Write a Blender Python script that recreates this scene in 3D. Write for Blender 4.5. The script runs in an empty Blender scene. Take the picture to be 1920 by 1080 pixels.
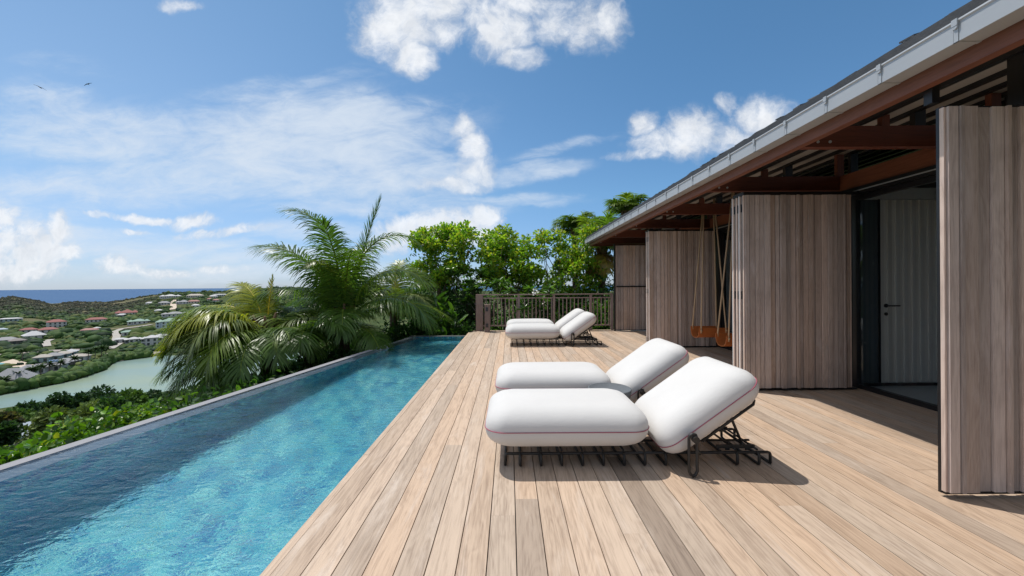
import bpy, math, random
import numpy as np
from mathutils import Vector, Matrix
R = math.radians
random.seed(7); rng = np.random.default_rng(11)
scene = bpy.context.scene
col = scene.collection

# ------------------------------------------------------------------ camera
F, CX, CY, H0, ROLL = 720.0, 955.0, 534.0, 1.35, 0.0061
cam_d = bpy.data.cameras.new('camera'); cam = bpy.data.objects.new('camera', cam_d); col.objects.link(cam)
cam_d.sensor_width = 36.0; cam_d.lens = 36.0 * F / 1920.0
cam_d.shift_x = (960 - CX) / 1920.0; cam_d.shift_y = (CY - 540) / 1920.0
cam_d.clip_start = 0.05; cam_d.clip_end = 60000
cam.location = (0, 0, H0); cam.rotation_euler = (math.pi / 2, ROLL, 0)
scene.camera = cam

def at(px, py, Y):
    """world point at depth Y that a photograph pixel looks at"""
    x, y = px - CX, py - CY
    return Vector(((x - ROLL * y) / F * Y, Y, H0 - (y + ROLL * x) / F * Y))
def uv(px, py):
    x, y = px - CX, py - CY
    return (x - ROLL * y) / F, -(y + ROLL * x) / F

# ------------------------------------------------------------------ render, exposure
scene.render.engine = 'CYCLES'
scene.view_settings.view_transform = 'Standard'; scene.view_settings.look = 'None'
scene.view_settings.exposure = 0.0; scene.view_settings.gamma = 1.0
scene.cycles.use_denoising = True
scene.cycles.max_bounces = 10; scene.cycles.diffuse_bounces = 4; scene.cycles.glossy_bounces = 3
scene.cycles.transmission_bounces = 6; scene.cycles.transparent_max_bounces = 12
scene.cycles.caustics_reflective = False; scene.cycles.caustics_refractive = True
scene.cycles.sample_clamp_indirect = 6.0
scene.cycles.blur_glossy = 0.6

# ------------------------------------------------------------------ sun
sun_to = Vector((-0.379, 0.241, 1.0)).normalized()          # towards the sun
sd = bpy.data.lights.new('sun', 'SUN'); sun = bpy.data.objects.new('sun', sd); col.objects.link(sun)
sd.energy = 3.9; sd.angle = R(0.53); sd.color = (1.0, 0.955, 0.89)
sd.cycles.is_caustics_light = True
sun.rotation_euler = sun_to.to_track_quat('Z', 'Y').to_euler()
SUN_EL = math.asin(sun_to.z); SUN_ROT = math.atan2(sun_to.x, sun_to.y)

# ------------------------------------------------------------------ node helper
class NT:
    def __init__(s, tree): s.t = tree; s.n = tree.nodes; s.l = tree.links
    def new(s, typ, **kw):
        n = s.n.new(typ)
        for k, v in kw.items(): setattr(n, k, v)
        return n
    def link(s, a, b): s.l.new(a, b)
    def put(s, sock, v):
        if isinstance(v, bpy.types.NodeSocket): s.l.new(v, sock)
        elif v is not None:
            if hasattr(sock.default_value, '__len__') and not hasattr(v, '__len__'): v = [v] * len(sock.default_value)
            if hasattr(v, '__len__') and len(v) == 3 and len(sock.default_value) == 4: v = (*v, 1)
            sock.default_value = v
    def math(s, op, a, b=None, c=None, clamp=False):
        n = s.new('ShaderNodeMath', operation=op, use_clamp=clamp)
        s.put(n.inputs[0], a)
        if b is not None: s.put(n.inputs[1], b)
        if c is not None: s.put(n.inputs[2], c)
        return n.outputs[0]
    def vm(s, op, a, b=None, out=0):
        n = s.new('ShaderNodeVectorMath', operation=op); s.put(n.inputs[0], a)
        if b is not None: s.put(n.inputs[1], b)
        return n.outputs[out]
    def noise(s, vec, scale, detail=4, rough=0.55, dist=0.0, out='Fac'):
        n = s.new('ShaderNodeTexNoise'); s.put(n.inputs['Vector'], vec)
        n.inputs['Scale'].default_value = scale; n.inputs['Detail'].default_value = detail
        n.inputs['Roughness'].default_value = rough; n.inputs['Distortion'].default_value = dist
        return n.outputs[out]
    def ramp(s, fac, stops, interp='LINEAR'):
        n = s.new('ShaderNodeValToRGB'); n.color_ramp.interpolation = interp
        e = n.color_ramp.elements
        while len(e) < len(stops): e.new(0.5)
        for i, (p, c) in enumerate(stops): e[i].position = p; e[i].color = (*c, 1) if len(c) == 3 else c
        s.put(n.inputs[0], fac); return n.outputs[0]
    def mapr(s, v, a, b, c=0.0, d=1.0, typ='SMOOTHSTEP'):
        n = s.new('ShaderNodeMapRange', interpolation_type=typ, clamp=True)
        s.put(n.inputs[0], v)
        for i, x in enumerate((a, b, c, d)): s.put(n.inputs[i + 1], x)
        return n.outputs[0]
    def mix(s, fac, a, b, blend='MIX'):
        n = s.new('ShaderNodeMix', data_type='RGBA', blend_type=blend)
        s.put(n.inputs[0], fac); s.put(n.inputs[6], a); s.put(n.inputs[7], b); return n.outputs[2]
    def mapping(s, vec, scale, loc=(0, 0, 0), rot=(0, 0, 0)):
        n = s.new('ShaderNodeMapping'); s.put(n.inputs[0], vec)
        n.inputs['Scale'].default_value = scale; n.inputs['Location'].default_value = loc; n.inputs['Rotation'].default_value = rot
        return n.outputs[0]
    def bump(s, h, strength, dist=0.01):
        n = s.new('ShaderNodeBump'); s.put(n.inputs['Height'], h)
        n.inputs['Strength'].default_value = strength; n.inputs['Distance'].default_value = dist; return n.outputs[0]
    def comb(s, x, y, z):
        n = s.new('ShaderNodeCombineXYZ'); s.put(n.inputs[0], x); s.put(n.inputs[1], y); s.put(n.inputs[2], z); return n.outputs[0]
    def sep(s, v):
        n = s.new('ShaderNodeSeparateXYZ'); s.put(n.inputs[0], v); return n.outputs

# ------------------------------------------------------------------ world: sky and clouds, all by direction
world = bpy.data.worlds.new('World'); scene.world = world; world.use_nodes = True
w = NT(world.node_tree); w.n.clear()
sky = w.new('ShaderNodeTexSky', sky_type='NISHITA'); sky.sun_disc = False
sky.sun_elevation = SUN_EL; sky.sun_rotation = SUN_ROT
sky.altitude = 50; sky.air_density = 1.0; sky.dust_density = 0.15; sky.ozone_density = 2.0
d = w.vm('NORMALIZE', w.new('ShaderNodeTexCoord').outputs['Generated'])
dx, dy, dz = w.sep(d)
yp = w.math('MAXIMUM', dy, 0.08)
P = w.comb(w.math('DIVIDE', dx, yp), w.math('DIVIDE', dz, yp), 0.0)
front = w.mapr(dy, 0.06, 0.25)
warpn = w.noise(P, 3.2, 5, 0.6, out='Color')
warp = w.vm('MULTIPLY', w.vm('SUBTRACT', warpn, (0.5, 0.5, 0.5)), (0.16, 0.12, 0.0))
PW = w.vm('ADD', P, warp)
def blobs(lst, vec):
    acc = None
    for px, py, rx, ry, *k in lst:
        u0, v0 = uv(px, py)
        q = w.vm('MULTIPLY', w.vm('SUBTRACT', vec, (u0, v0, 0)), (F / rx, F / ry, 0))
        if len(k) > 1:
            n = w.new('ShaderNodeVectorRotate', rotation_type='Z_AXIS')
            w.put(n.inputs['Vector'], w.vm('SUBTRACT', vec, (u0, v0, 0))); n.inputs['Angle'].default_value = R(-k[1])
            q = w.vm('MULTIPLY', n.outputs[0], (F / rx, F / ry, 0))
        m = w.mapr(w.vm('LENGTH', q, out=1), 1.45, 0.25, 0.0, k[0] if k else 1.0)
        acc = m if acc is None else w.math('MAXIMUM', acc, m)
    return acc
cum = blobs([
    (745, 45, 88, 72), (800, 15, 110, 55), (772, 108, 46, 40), (830, 60, 55, 40, .8), (1010, 10, 150, 30, .8),
    (890, 30, 80, 50, .85), (940, 60, 70, 55, .95), (975, 108, 48, 26, .8), (1065, 45, 100, 55, .85), (1140, 40, 45, 55, .8), (340, 2, 46, 14, .7),
    (872, 240, 26, 32), (884, 285, 30, 44), (895, 325, 40, 30, .9), (845, 352, 75, 16, .75),
    (1198, 238, 30, 28, .8), (1298, 250, 66, 54, 1), (1262, 276, 100, 32, .9), (1375, 262, 80, 36, .85), (1440, 225, 70, 44, 1), (1372, 188, 24, 26, .7), (1230, 296, 120, 12, .65),
], PW)
low = blobs([
    (790, 428, 95, 30, .95), (860, 415, 70, 26, .95), (905, 402, 36, 22), (870, 440, 90, 26, .9), (740, 450, 60, 30, .8),
    (110, 440, 30, 40), (75, 478, 80, 34, 1), (20, 465, 80, 66, .85), (124, 480, 38, 20, .95), (30, 503, 120, 22, .95), (10, 402, 32, 30, .85),
    (225, 494, 58, 22, .85), (310, 505, 90, 12, .7), (430, 505, 60, 12, .6),
    (260, 402, 100, 10, .8), (350, 404, 60, 16, .85), (420, 428, 110, 12, .7), (250, 425, 40, 6, .6),
], PW)
fb = w.noise(PW, 10.5, 9, 0.62)
fb2 = w.noise(PW, 30.0, 8, 0.68)
fbs = w.math('ADD', w.math('MULTIPLY', w.math('SUBTRACT', fb, 0.5), 1.5), w.math('MULTIPLY', w.math('SUBTRACT', fb2, 0.5), 0.85))
dens = w.mapr(w.math('ADD', cum, fbs), 0.06, 1.22)
dens = w.math('MULTIPLY', dens, w.mapr(cum, 0.02, 0.30))
# the far cumulus near the horizon: smaller, crisper heads
fl_ = w.math('ADD', w.math('MULTIPLY', w.math('SUBTRACT', w.noise(PW, 24.0, 8, 0.60), 0.5), 1.5), w.math('MULTIPLY', w.math('SUBTRACT', w.noise(PW, 70.0, 5, 0.6), 0.5), 0.5))
dlow = w.math('MULTIPLY', w.mapr(w.math('ADD', low, fl_), 0.10, 1.0), w.mapr(low, 0.02, 0.40, 0.0, 0.92))
dens = w.math('MAXIMUM', dens, dlow)
# wispy high cloud: streaks
cir = blobs([(560, 262, 330, 95, .95, 6), (190, 250, 330, 70, .75, -4), (760, 320, 160, 60, .85, -12), (640, 330, 300, 60, .7, 0),
             (1000, 325, 110, 22, .8, 8), (1050, 280, 130, 16, .5, 14), (980, 375, 140, 14, .6, 0), (330, 470, 230, 34, .7, 0), (600, 430, 200, 26, .6, 0),
             (300, 335, 380, 55, .75, 3), (720, 385, 300, 26, .6, 0), (180, 455, 260, 34, .7, 0), (520, 480, 260, 24, .7, 0), (90, 200, 120, 60, .6, -12), (520, 165, 260, 26, .35, 10), (120, 120, 130, 30, .3, -8), (60, 380, 200, 60, .55, 0), (480, 510, 420, 26, .6, 0)],
            w.vm('ADD', P, w.vm('MULTIPLY', warp, (1.2, .7, 0))))
st = w.noise(w.mapping(w.vm('ADD', P, w.vm('MULTIPLY', warp, (.5, .5, 0))), (1.6, 5.2, 1.0), rot=(0, 0, R(-7))), 2.2, 9, 0.60, 1.0)
st2 = w.noise(w.mapping(P, (1.0, 2.6, 1.0), rot=(0, 0, R(5))), 11.0, 8, 0.66, 0.7)
cden = w.math('ADD', w.math('MULTIPLY', st, 0.62), w.math('MULTIPLY', st2, 0.38))
cden = w.math('MULTIPLY', w.mapr(w.math('ADD', cden, w.math('MULTIPLY', cir, 0.42)), 0.49, 1.02), w.mapr(cir, 0.0, 0.5))
cden = w.math('MULTIPLY', cden, 0.86)
# cloud brightness: thick parts white, hollows and undersides greyer
shade = w.math('ADD', w.math('MULTIPLY', w.mapr(w.noise(w.vm('ADD', PW, (0.012, -0.02, 0.3)), 9.0, 7, 0.6), 0.34, 0.62), 0.55), w.math('MULTIPLY', w.mapr(w.noise(w.vm('ADD', PW, (0.006, -0.012, 0.5)), 26.0, 7, 0.62), 0.36, 0.62), 0.45))
thick = w.mapr(dens, 0.25, 0.95)
lum = w.math('ADD', 0.50, w.math('MULTIPLY', w.math('ADD', w.math('MULTIPLY', shade, 0.62), w.math('MULTIPLY', thick, 0.38)), 0.46))
SKY_STR = 0.10
cl = w.mix(lum, (0.30 / SKY_STR, 0.36 / SKY_STR, 0.45 / SKY_STR), (0.98 / SKY_STR, 1.0 / SKY_STR, 1.03 / SKY_STR))
elev = w.mapr(dz, 0.0, 0.55, 0.0, 1.0, 'LINEAR')
skyc = w.mix(1.0, sky.outputs[0], w.ramp(elev, [(0, (0.52, 0.66, 0.98)), (0.12, (0.60, 0.76, 1.0)), (0.4, (0.66, 0.92, 1.0)), (1, (0.66, 0.98, 1.0))]), 'MULTIPLY')
skyc = w.vm('MULTIPLY', skyc, (1.14, 1.14, 1.22))
veil = w.math('MULTIPLY', w.mapr(w.sep(P)[0], 0.55, -1.3), w.mapr(dz, 0.62, 0.0, 0.14, 0.30))
skyc = w.mix(w.math('MULTIPLY', veil, front), skyc, (0.66 / SKY_STR, 0.76 / SKY_STR, 0.88 / SKY_STR))
c1 = w.mix(w.math('MULTIPLY', cden, front), skyc, (0.72 / SKY_STR, 0.80 / SKY_STR, 0.90 / SKY_STR))
c2 = w.mix(w.math('MULTIPLY', w.math('MULTIPLY', dens, 0.97), front), c1, cl)
# bright cumulus added in the unseen sky overhead and behind, lifting fill in shade
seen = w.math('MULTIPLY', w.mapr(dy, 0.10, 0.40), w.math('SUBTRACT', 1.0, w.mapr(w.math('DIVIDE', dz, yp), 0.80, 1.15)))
fill_cloud = w.mapr(w.noise(w.mapping(d, (1, 1, 1.6)), 2.3, 8, 0.6, 0.3), 0.42, 0.60)
fill_cloud = w.math('MULTIPLY', w.math('MULTIPLY', fill_cloud, w.math('SUBTRACT', 1.0, seen)), w.mapr(dz, 0.0, 0.12))
c2 = w.mix(w.math('MULTIPLY', fill_cloud, 0.78), c2, (1.05 / SKY_STR, 1.05 / SKY_STR, 1.07 / SKY_STR))
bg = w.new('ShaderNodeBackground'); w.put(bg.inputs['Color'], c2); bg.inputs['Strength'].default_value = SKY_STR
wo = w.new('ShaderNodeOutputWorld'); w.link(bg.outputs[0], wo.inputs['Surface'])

# ------------------------------------------------------------------ materials
def newmat(name):
    m = bpy.data.materials.new(name); m.use_nodes = True; t = NT(m.node_tree); t.n.clear()
    out = t.new('ShaderNodeOutputMaterial'); return m, t, out
def pbr(t, out, color, rough=0.6, normal=None, spec=0.5, metal=0.0, **kw):
    b = t.new('ShaderNodeBsdfPrincipled')
    t.put(b.inputs['Base Color'], color); t.put(b.inputs['Roughness'], rough); t.put(b.inputs['Metallic'], metal)
    t.put(b.inputs['Specular IOR Level'], spec)
    if normal is not None: t.link(normal, b.inputs['Normal'])
    for k, v in kw.items(): t.put(b.inputs[k.replace('_', ' ')], v)
    if out: t.link(b.outputs[0], out.inputs[0])
    return b
def simple(name, c, rough=0.6, var=0.15, scale=8.0, bump=0.0, metal=0.0, spec=0.5, attr=False):
    m, t, out = newmat(name)
    tc = t.new('ShaderNodeTexCoord').outputs['Object']
    n = t.noise(tc, scale, 6, 0.6)
    cc = t.mix(n, tuple(x * (1 - var) for x in c), tuple(min(1, x * (1 + var)) for x in c))
    if attr:
        a = t.new('ShaderNodeAttribute', attribute_name='col'); cc = t.mix(1.0, cc, a.outputs['Color'], 'MULTIPLY')
    nb = t.bump(t.noise(tc, scale * 6, 4), bump, 0.004) if bump else None
    rr = t.math('ADD', rough - 0.06, t.math('MULTIPLY', n, 0.12))
    pbr(t, out, cc, rr, nb, spec, metal); return m
def wood(name, dark, light, axis, grain=38.0, rough=0.65, bump=0.25, spec=0.3, worn=None, stain=0.0):
    """boards: attribute col.rgb tints, col.alpha shifts the grain from board to board"""
    m, t, out = newmat(name)
    tc = t.new('ShaderNodeTexCoord').outputs['Object']
    a = t.new('ShaderNodeAttribute', attribute_name='col')
    off = t.vm('MULTIPLY', t.comb(a.outputs['Alpha'], a.outputs['Alpha'], a.outputs['Alpha']), (37.0, 53.0, 29.0))
    v = t.vm('ADD', tc, off)
    sc = [1.0, 1.0, 1.0]; sc[axis] = 0.038
    vl = t.mapping(v, tuple(sc))
    sc2 = [1.0, 1.0, 1.0]; sc2[axis] = 0.16
    low = t.noise(t.mapping(v, tuple(sc2)), 5.0, 3, 0.5, 0.6)
    rings = t.math('PINGPONG', t.math('MULTIPLY', low, 26.0), 1.0)
    fine = t.mapr(t.noise(vl, grain * 3.2, 6, 0.7), 0.25, 0.75, 0, 1, 'LINEAR')
    mid = t.noise(vl, grain * .55, 4, 0.6, 0.5)
    g = t.math('ADD', t.math('MULTIPLY', rings, 0.13), t.math('ADD', t.math('MULTIPLY', fine, 0.50), t.math('MULTIPLY', mid, 0.50)))
    c = t.ramp(g, [(0.28, dark), (0.62, light), (0.95, tuple(min(1, x * 1.12) for x in light))])
    c = t.mix(1.0, c, a.outputs['Color'], 'MULTIPLY')
    if worn:
        wv = t.mapr(t.noise(t.mapping(v, tuple(sc2)), 7.0, 7, 0.65, 0.8), 0.50, 0.74)
        c = t.mix(t.math('MULTIPLY', wv, 0.68), c, worn)
    if stain:
        s = t.mapr(t.noise(tc, 1.7, 6, 0.6), 0.52, 0.75)
        c = t.mix(t.math('MULTIPLY', s, stain), c, tuple(x * 0.62 for x in dark))
    nb = t.bump(t.math('ADD', fine, t.math('MULTIPLY', rings, 0.35)), bump, 0.0025)
    pbr(t, out, c, t.math('ADD', rough - 0.1, t.math('MULTIPLY', g, 0.2)), nb, spec); return m
def leafmat(name, rough=0.42, trans=0.35, spec=0.5, var=0.3):
    m, t, out = newmat(name)
    a = t.new('ShaderNodeAttribute', attribute_name='col')
    tc = t.new('ShaderNodeTexCoord').outputs['Object']
    n = t.noise(tc, 14.0, 3, 0.6)
    c = t.mix(n, t.vm('MULTIPLY', a.outputs['Color'], (1 - var,) * 3), t.vm('MULTIPLY', a.outputs['Color'], (1 + var,) * 3))
    b = pbr(t, None, c, rough, None, spec)
    tr = t.new('ShaderNodeBsdfTranslucent'); t.put(tr.inputs['Color'], t.mix(1.0, c, (1.5, 1.6, 0.55, 1), 'MULTIPLY'))
    mx = t.new('ShaderNodeMixShader'); mx.inputs[0].default_value = trans
    t.link(b.outputs[0], mx.inputs[1]); t.link(tr.outputs[0], mx.inputs[2]); t.link(mx.outputs[0], out.inputs[0]); return m

M = {}
M['deck'] = wood('weathered_deck_wood', (0.295, 0.210, 0.150), (0.495, 0.374, 0.276), 1, 30, 0.62, 0.35, 0.3, worn=(0.60, 0.505, 0.42))
M['shutter'] = wood('greyed_cladding_wood', (0.375, 0.283, 0.237), (0.565, 0.452, 0.385), 2, 40, 0.7, 0.3, 0.25, worn=(0.61, 0.53, 0.495), stain=.35)
M['rail_wood'] = wood('grey_brown_rail_wood', (0.20, 0.14, 0.12), (0.32, 0.235, 0.205), 2, 40, 0.7, 0.3, 0.25)
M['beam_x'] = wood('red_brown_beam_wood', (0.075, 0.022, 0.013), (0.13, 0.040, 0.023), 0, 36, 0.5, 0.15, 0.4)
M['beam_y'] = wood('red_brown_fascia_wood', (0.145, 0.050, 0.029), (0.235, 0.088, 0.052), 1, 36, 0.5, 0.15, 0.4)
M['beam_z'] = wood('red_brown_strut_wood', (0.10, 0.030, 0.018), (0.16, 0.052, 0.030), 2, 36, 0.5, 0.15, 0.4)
M['black'] = simple('black_metal', (0.012, 0.012, 0.013), 0.38, 0.2, 6)
M['iron'] = simple('dark_bronze_iron', (0.016, 0.0145, 0.013), 0.5, 0.3, 30, 0.25)
M['zinc'] = simple('galvanised_zinc', (0.42, 0.44, 0.46), 0.45, 0.06, 3, 0.0, 0.15)
M['slate'] = simple('dark_slate', (0.040, 0.041, 0.044), 0.6, 0.55, 9, 0.5, attr=True)
M['soffit'] = simple('pale_soffit_board', (0.46, 0.43, 0.385), 0.8, 0.10, 3)
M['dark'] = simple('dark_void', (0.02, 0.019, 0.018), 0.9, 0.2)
M['floor_in'] = simple('grey_stone_floor', (0.50, 0.51, 0.51), 0.35, 0.12, 3)
M['wall_in'] = simple('grey_plaster', (0.55, 0.56, 0.55), 0.8, 0.08, 3)
M['door_white'] = simple('off_white_door_board', (0.82, 0.775, 0.70), 0.55, 0.05, 3, attr=True)
M['coping'] = simple('grey_stone_coping', (0.25, 0.25, 0.265), 0.7, 0.14, 14, 0.2)
M['concrete'] = simple('concrete', (0.30, 0.29, 0.27), 0.8, 0.18, 3, 0.2)
M['stone'] = simple('grey_table_stone', (0.105, 0.118, 0.13), 0.8, 0.35, 22, 0.6)
M['edge'] = simple('pale_aluminium_edge', (0.70, 0.70, 0.70), 0.4, 0.05, 3)
M['pipe'] = simple('pink_piping', (0.36, 0.075, 0.115), 0.6, 0.1)
M['rope'] = simple('tan_rope', (0.48, 0.335, 0.20), 0.85, 0.3, 160, 0.8)
M['leather'] = simple('orange_tan_leather', (0.42, 0.125, 0.030), 0.5, 0.16, 14, 0.15)
M['bark'] = simple('grey_bark', (0.13, 0.105, 0.085), 0.9, 0.4, 10, 0.8, attr=True)
M['feather'] = simple('dark_feathers', (0.05, 0.05, 0.055), 0.7, 0.2)
M['petal'] = simple('white_petal', (0.80, 0.80, 0.74), 0.6, 0.05)
M['socket'] = simple('black_plastic', (0.02, 0.02, 0.022), 0.4, 0.2)
M['leaf'] = leafmat('broad_leaf', .45, .48, .35); M['gloss_leaf'] = leafmat('glossy_leaf', 0.30, 0.34, 0.6); M['frond'] = leafmat('palm_leaflet', 0.36, 0.42, 0.5, 0.2)
M['far_leaf'] = leafmat('distant_leaf', 0.7, 0.15, 0.2, 0.35)
def fabric():
    m, t, out = newmat('off_white_canvas')
    tc = t.new('ShaderNodeTexCoord').outputs['Object']
    soft = t.noise(tc, 3.5, 5, 0.6)
    c = t.mix(soft, (0.58, 0.568, 0.550, 1), (0.64, 0.628, 0.608, 1))
    wv = t.math('MULTIPLY', t.math('SINE', t.math('MULTIPLY', t.sep(tc)[0], 2600.0)), t.math('SINE', t.math('MULTIPLY', t.sep(tc)[1], 2600.0)))
    wr = t.noise(t.mapping(tc, (5, 14, 8)), 2.2, 5, 0.6, 1.2)
    h = t.math('ADD', t.math('MULTIPLY', wr, 1.0), t.math('ADD', t.math('MULTIPLY', wv, 0.02), t.math('MULTIPLY', t.noise(tc, 150, 3), 0.10)))
    pbr(t, out, c, 0.92, t.bump(h, 0.14, 0.010), 0.15, Sheen_Weight=0.15); return m
M['fabric'] = fabric()
def glass():
    m, t, out = newmat('clear_glass')
    tr = t.new('ShaderNodeBsdfTransparent'); tr.inputs[0].default_value = (0.90, 0.93, 0.94, 1)
    gl = t.new('ShaderNodeBsdfGlossy'); gl.inputs['Roughness'].default_value = 0.0
    fc = t.new('ShaderNodeLayerWeight'); fc.inputs[0].default_value = 0.5
    fr = t.math('ADD', 0.03, t.math('MULTIPLY', t.math('POWER', fc.outputs['Facing'], 5.0), 0.9))
    mx = t.new('ShaderNodeMixShader'); t.link(fr, mx.inputs[0]); t.link(tr.outputs[0], mx.inputs[1]); t.link(gl.outputs[0], mx.inputs[2])
    t.link(mx.outputs[0], out.inputs[0]); return m
M['glass'] = glass()
def pool_water():
    m, t, out = newmat('pool_water')
    tc = t.new('ShaderNodeTexCoord').outputs['Object']
    n1 = t.noise(t.mapping(tc, (1.0, 1.7, 1)), 5.0, 3, 0.5, 0.6)
    n2 = t.noise(t.mapping(tc, (1.0, 1.5, 1), rot=(0, 0, R(25))), 17.0, 3, 0.55, 0.4)
    n3 = t.noise(tc, 46.0, 2, 0.5, 0.3)
    nb = t.bump(t.math('ADD', t.math('MULTIPLY', n1, 1.0), t.math('ADD', t.math('MULTIPLY', n2, 0.50), t.math('MULTIPLY', n3, 0.10))), 0.40, 0.030)
    tr = t.new('ShaderNodeBsdfRefraction'); tr.inputs[0].default_value = (0.80, 0.97, 1.0, 1); tr.inputs['IOR'].default_value = 1.33; tr.inputs['Roughness'].default_value = 0.0; t.link(nb, tr.inputs['Normal'])
    gl = t.new('ShaderNodeBsdfGlossy'); gl.inputs['Roughness'].default_value = 0.02; t.link(nb, gl.inputs['Normal'])
    fr = t.new('ShaderNodeFresnel'); fr.inputs[0].default_value = 1.33; t.link(nb, fr.inputs['Normal'])
    mx = t.new('ShaderNodeMixShader'); t.link(fr.outputs[0], mx.inputs[0]); t.link(tr.outputs[0], mx.inputs[1]); t.link(gl.outputs[0], mx.inputs[2])
    t.link(mx.outputs[0], out.inputs[0]); return m
M['pool_water'] = pool_water()
def mosaic():
    m, t, out = newmat('blue_green_pool_mosaic')
    tc = t.new('ShaderNodeTexCoord').outputs['Object']
    # mosaic tiles; warp and coarse cells put the water's ripple pattern into the colour
    wob = t.vm('MULTIPLY', t.vm('SUBTRACT', t.noise(tc, 7.0, 3, 0.5, 0.8, out='Color'), (.5, .5, .5)), (.02, .02, .02))
    v = t.vm('ADD', tc, wob)
    def cells(scale):
        n = t.new('ShaderNodeTexVoronoi', feature='F1'); t.put(n.inputs['Vector'], v); n.inputs['Scale'].default_value = scale
        n.inputs['Randomness'].default_value = 0.55; return n
    a, b = cells(44.0), cells(13.0)
    ra = t.sep(a.outputs['Color'])[0]; rb = t.sep(b.outputs['Color'])[1]
    sw = t.noise(t.mapping(v, (1.0, 1.5, 1.0)), 11.0, 4, 0.6, 1.5)
    r = t.math('ADD', t.math('MULTIPLY', ra, 0.48), t.math('ADD', t.math('MULTIPLY', rb, 0.42), t.math('MULTIPLY', t.mapr(sw, 0.28, 0.72), 0.10)))
    c = t.ramp(r, [(0.16, (0.002, 0.055, 0.30)), (0.34, (0.012, 0.21, 0.43)), (0.50, (0.06, 0.42, 0.53)), (0.66, (0.17, 0.61, 0.62)), (0.84, (0.62, 0.92, 0.80))])
    odd = t.math('GREATER_THAN', t.sep(a.outputs['Color'])[2], 0.93)
    c = t.mix(t.math('MULTIPLY', odd, 0.7), c, (0.40, 0.42, 0.16, 1))
    pbr(t, out, c, 0.3, None, 0.4); return m
M['mosaic'] = mosaic()

# ------------------------------------------------------------------ mesh helper
class MB:
    def __init__(s): s.v = []; s.f = []; s.c = []; s.smooth = False
    def add(s, vs, fs, c=(1, 1, 1, 0)):
        b = len(s.v); s.v += [tuple(x) for x in vs]; s.f += [tuple(i + b for i in f) for f in fs]
        if len(c) == 3: c = (*c, 0)
        s.c += [c] * len(vs)
    def box(s, a, b, c=(1, 1, 1, 0)):
        (x0, y0, z0), (x1, y1, z1) = a, b
        s.add([(x0, y0, z0), (x1, y0, z0), (x1, y1, z0), (x0, y1, z0), (x0, y0, z1), (x1, y0, z1), (x1, y1, z1), (x0, y1, z1)],
              [(3, 2, 1, 0), (4, 5, 6, 7), (0, 1, 5, 4), (1, 2, 6, 5), (2, 3, 7, 6), (3, 0, 4, 7)], c)
    def bar(s, p, q, wd, ht, c=(1, 1, 1, 0), up=(0, 0, 1)):
        p, q, up = Vector(p), Vector(q), Vector(up); d_ = (q - p).normalized(); r_ = d_.cross(up).normalized(); u_ = r_.cross(d_)
        o = [r_ * (i * wd / 2) + u_ * (j * ht / 2) for i, j in ((-1, -1), (1, -1), (1, 1), (-1, 1))]
        s.add([p + k for k in o] + [q + k for k in o], [(0, 1, 2, 3), (7, 6, 5, 4), (0, 4, 5, 1), (1, 5, 6, 2), (2, 6, 7, 3), (3, 7, 4, 0)], c)
    def tube(s, path, r, n=8, closed=False, c=(1, 1, 1, 0)):
        path = [Vector(p) for p in path]; m = len(path); vs = []; fs = []
        rr = r if hasattr(r, '__len__') else [r] * m
        u = None
        for i, p in enumerate(path):
            a = path[(i - 1) % m] if (closed or i > 0) else p; b = path[(i + 1) % m] if (closed or i < m - 1) else p
            tdir = (b - a).normalized()
            if u is None: u = tdir.orthogonal().normalized()
            u = (u - tdir * u.dot(tdir)); u = u.normalized() if u.length > 1e-6 else tdir.orthogonal().normalized()
            w_ = tdir.cross(u)
            vs += [p + (u * math.cos(2 * math.pi * k / n) + w_ * math.sin(2 * math.pi * k / n)) * rr[i] for k in range(n)]
        for i in range(m if closed else m - 1):
            j = (i + 1) % m
            for k in range(n): fs.append((i * n + k, i * n + (k + 1) % n, j * n + (k + 1) % n, j * n + k))
        if not closed: fs.append(tuple(range(n))[::-1]); fs.append(tuple((m - 1) * n + k for k in range(n)))
        s.add(vs, fs, c)
    def lathe(s, prof, n=40, centre=(0, 0, 0), c=(1, 1, 1, 0)):
        cx, cy, cz = centre; vs = []; fs = []
        for r_, z in prof: vs += [(cx + r_ * math.cos(2 * math.pi * k / n), cy + r_ * math.sin(2 * math.pi * k / n), cz + z) for k in range(n)]
        for i in range(len(prof) - 1):
            for k in range(n): fs.append((i * n + k, i * n + (k + 1) % n, (i + 1) * n + (k + 1) % n, (i + 1) * n + k))
        fs.append(tuple(range(n))[::-1]); fs.append(tuple((len(prof) - 1) * n + k for k in range(n)))
        s.add(vs, fs, c)
    def build(s, name, m, parent=None, smooth=False):
        return mesh_obj(name, np.array(s.v, dtype=np.float64).reshape(-1, 3), s.f, m, parent, np.array(s.c, dtype=np.float32), smooth)
ORIGIN = {}
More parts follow.
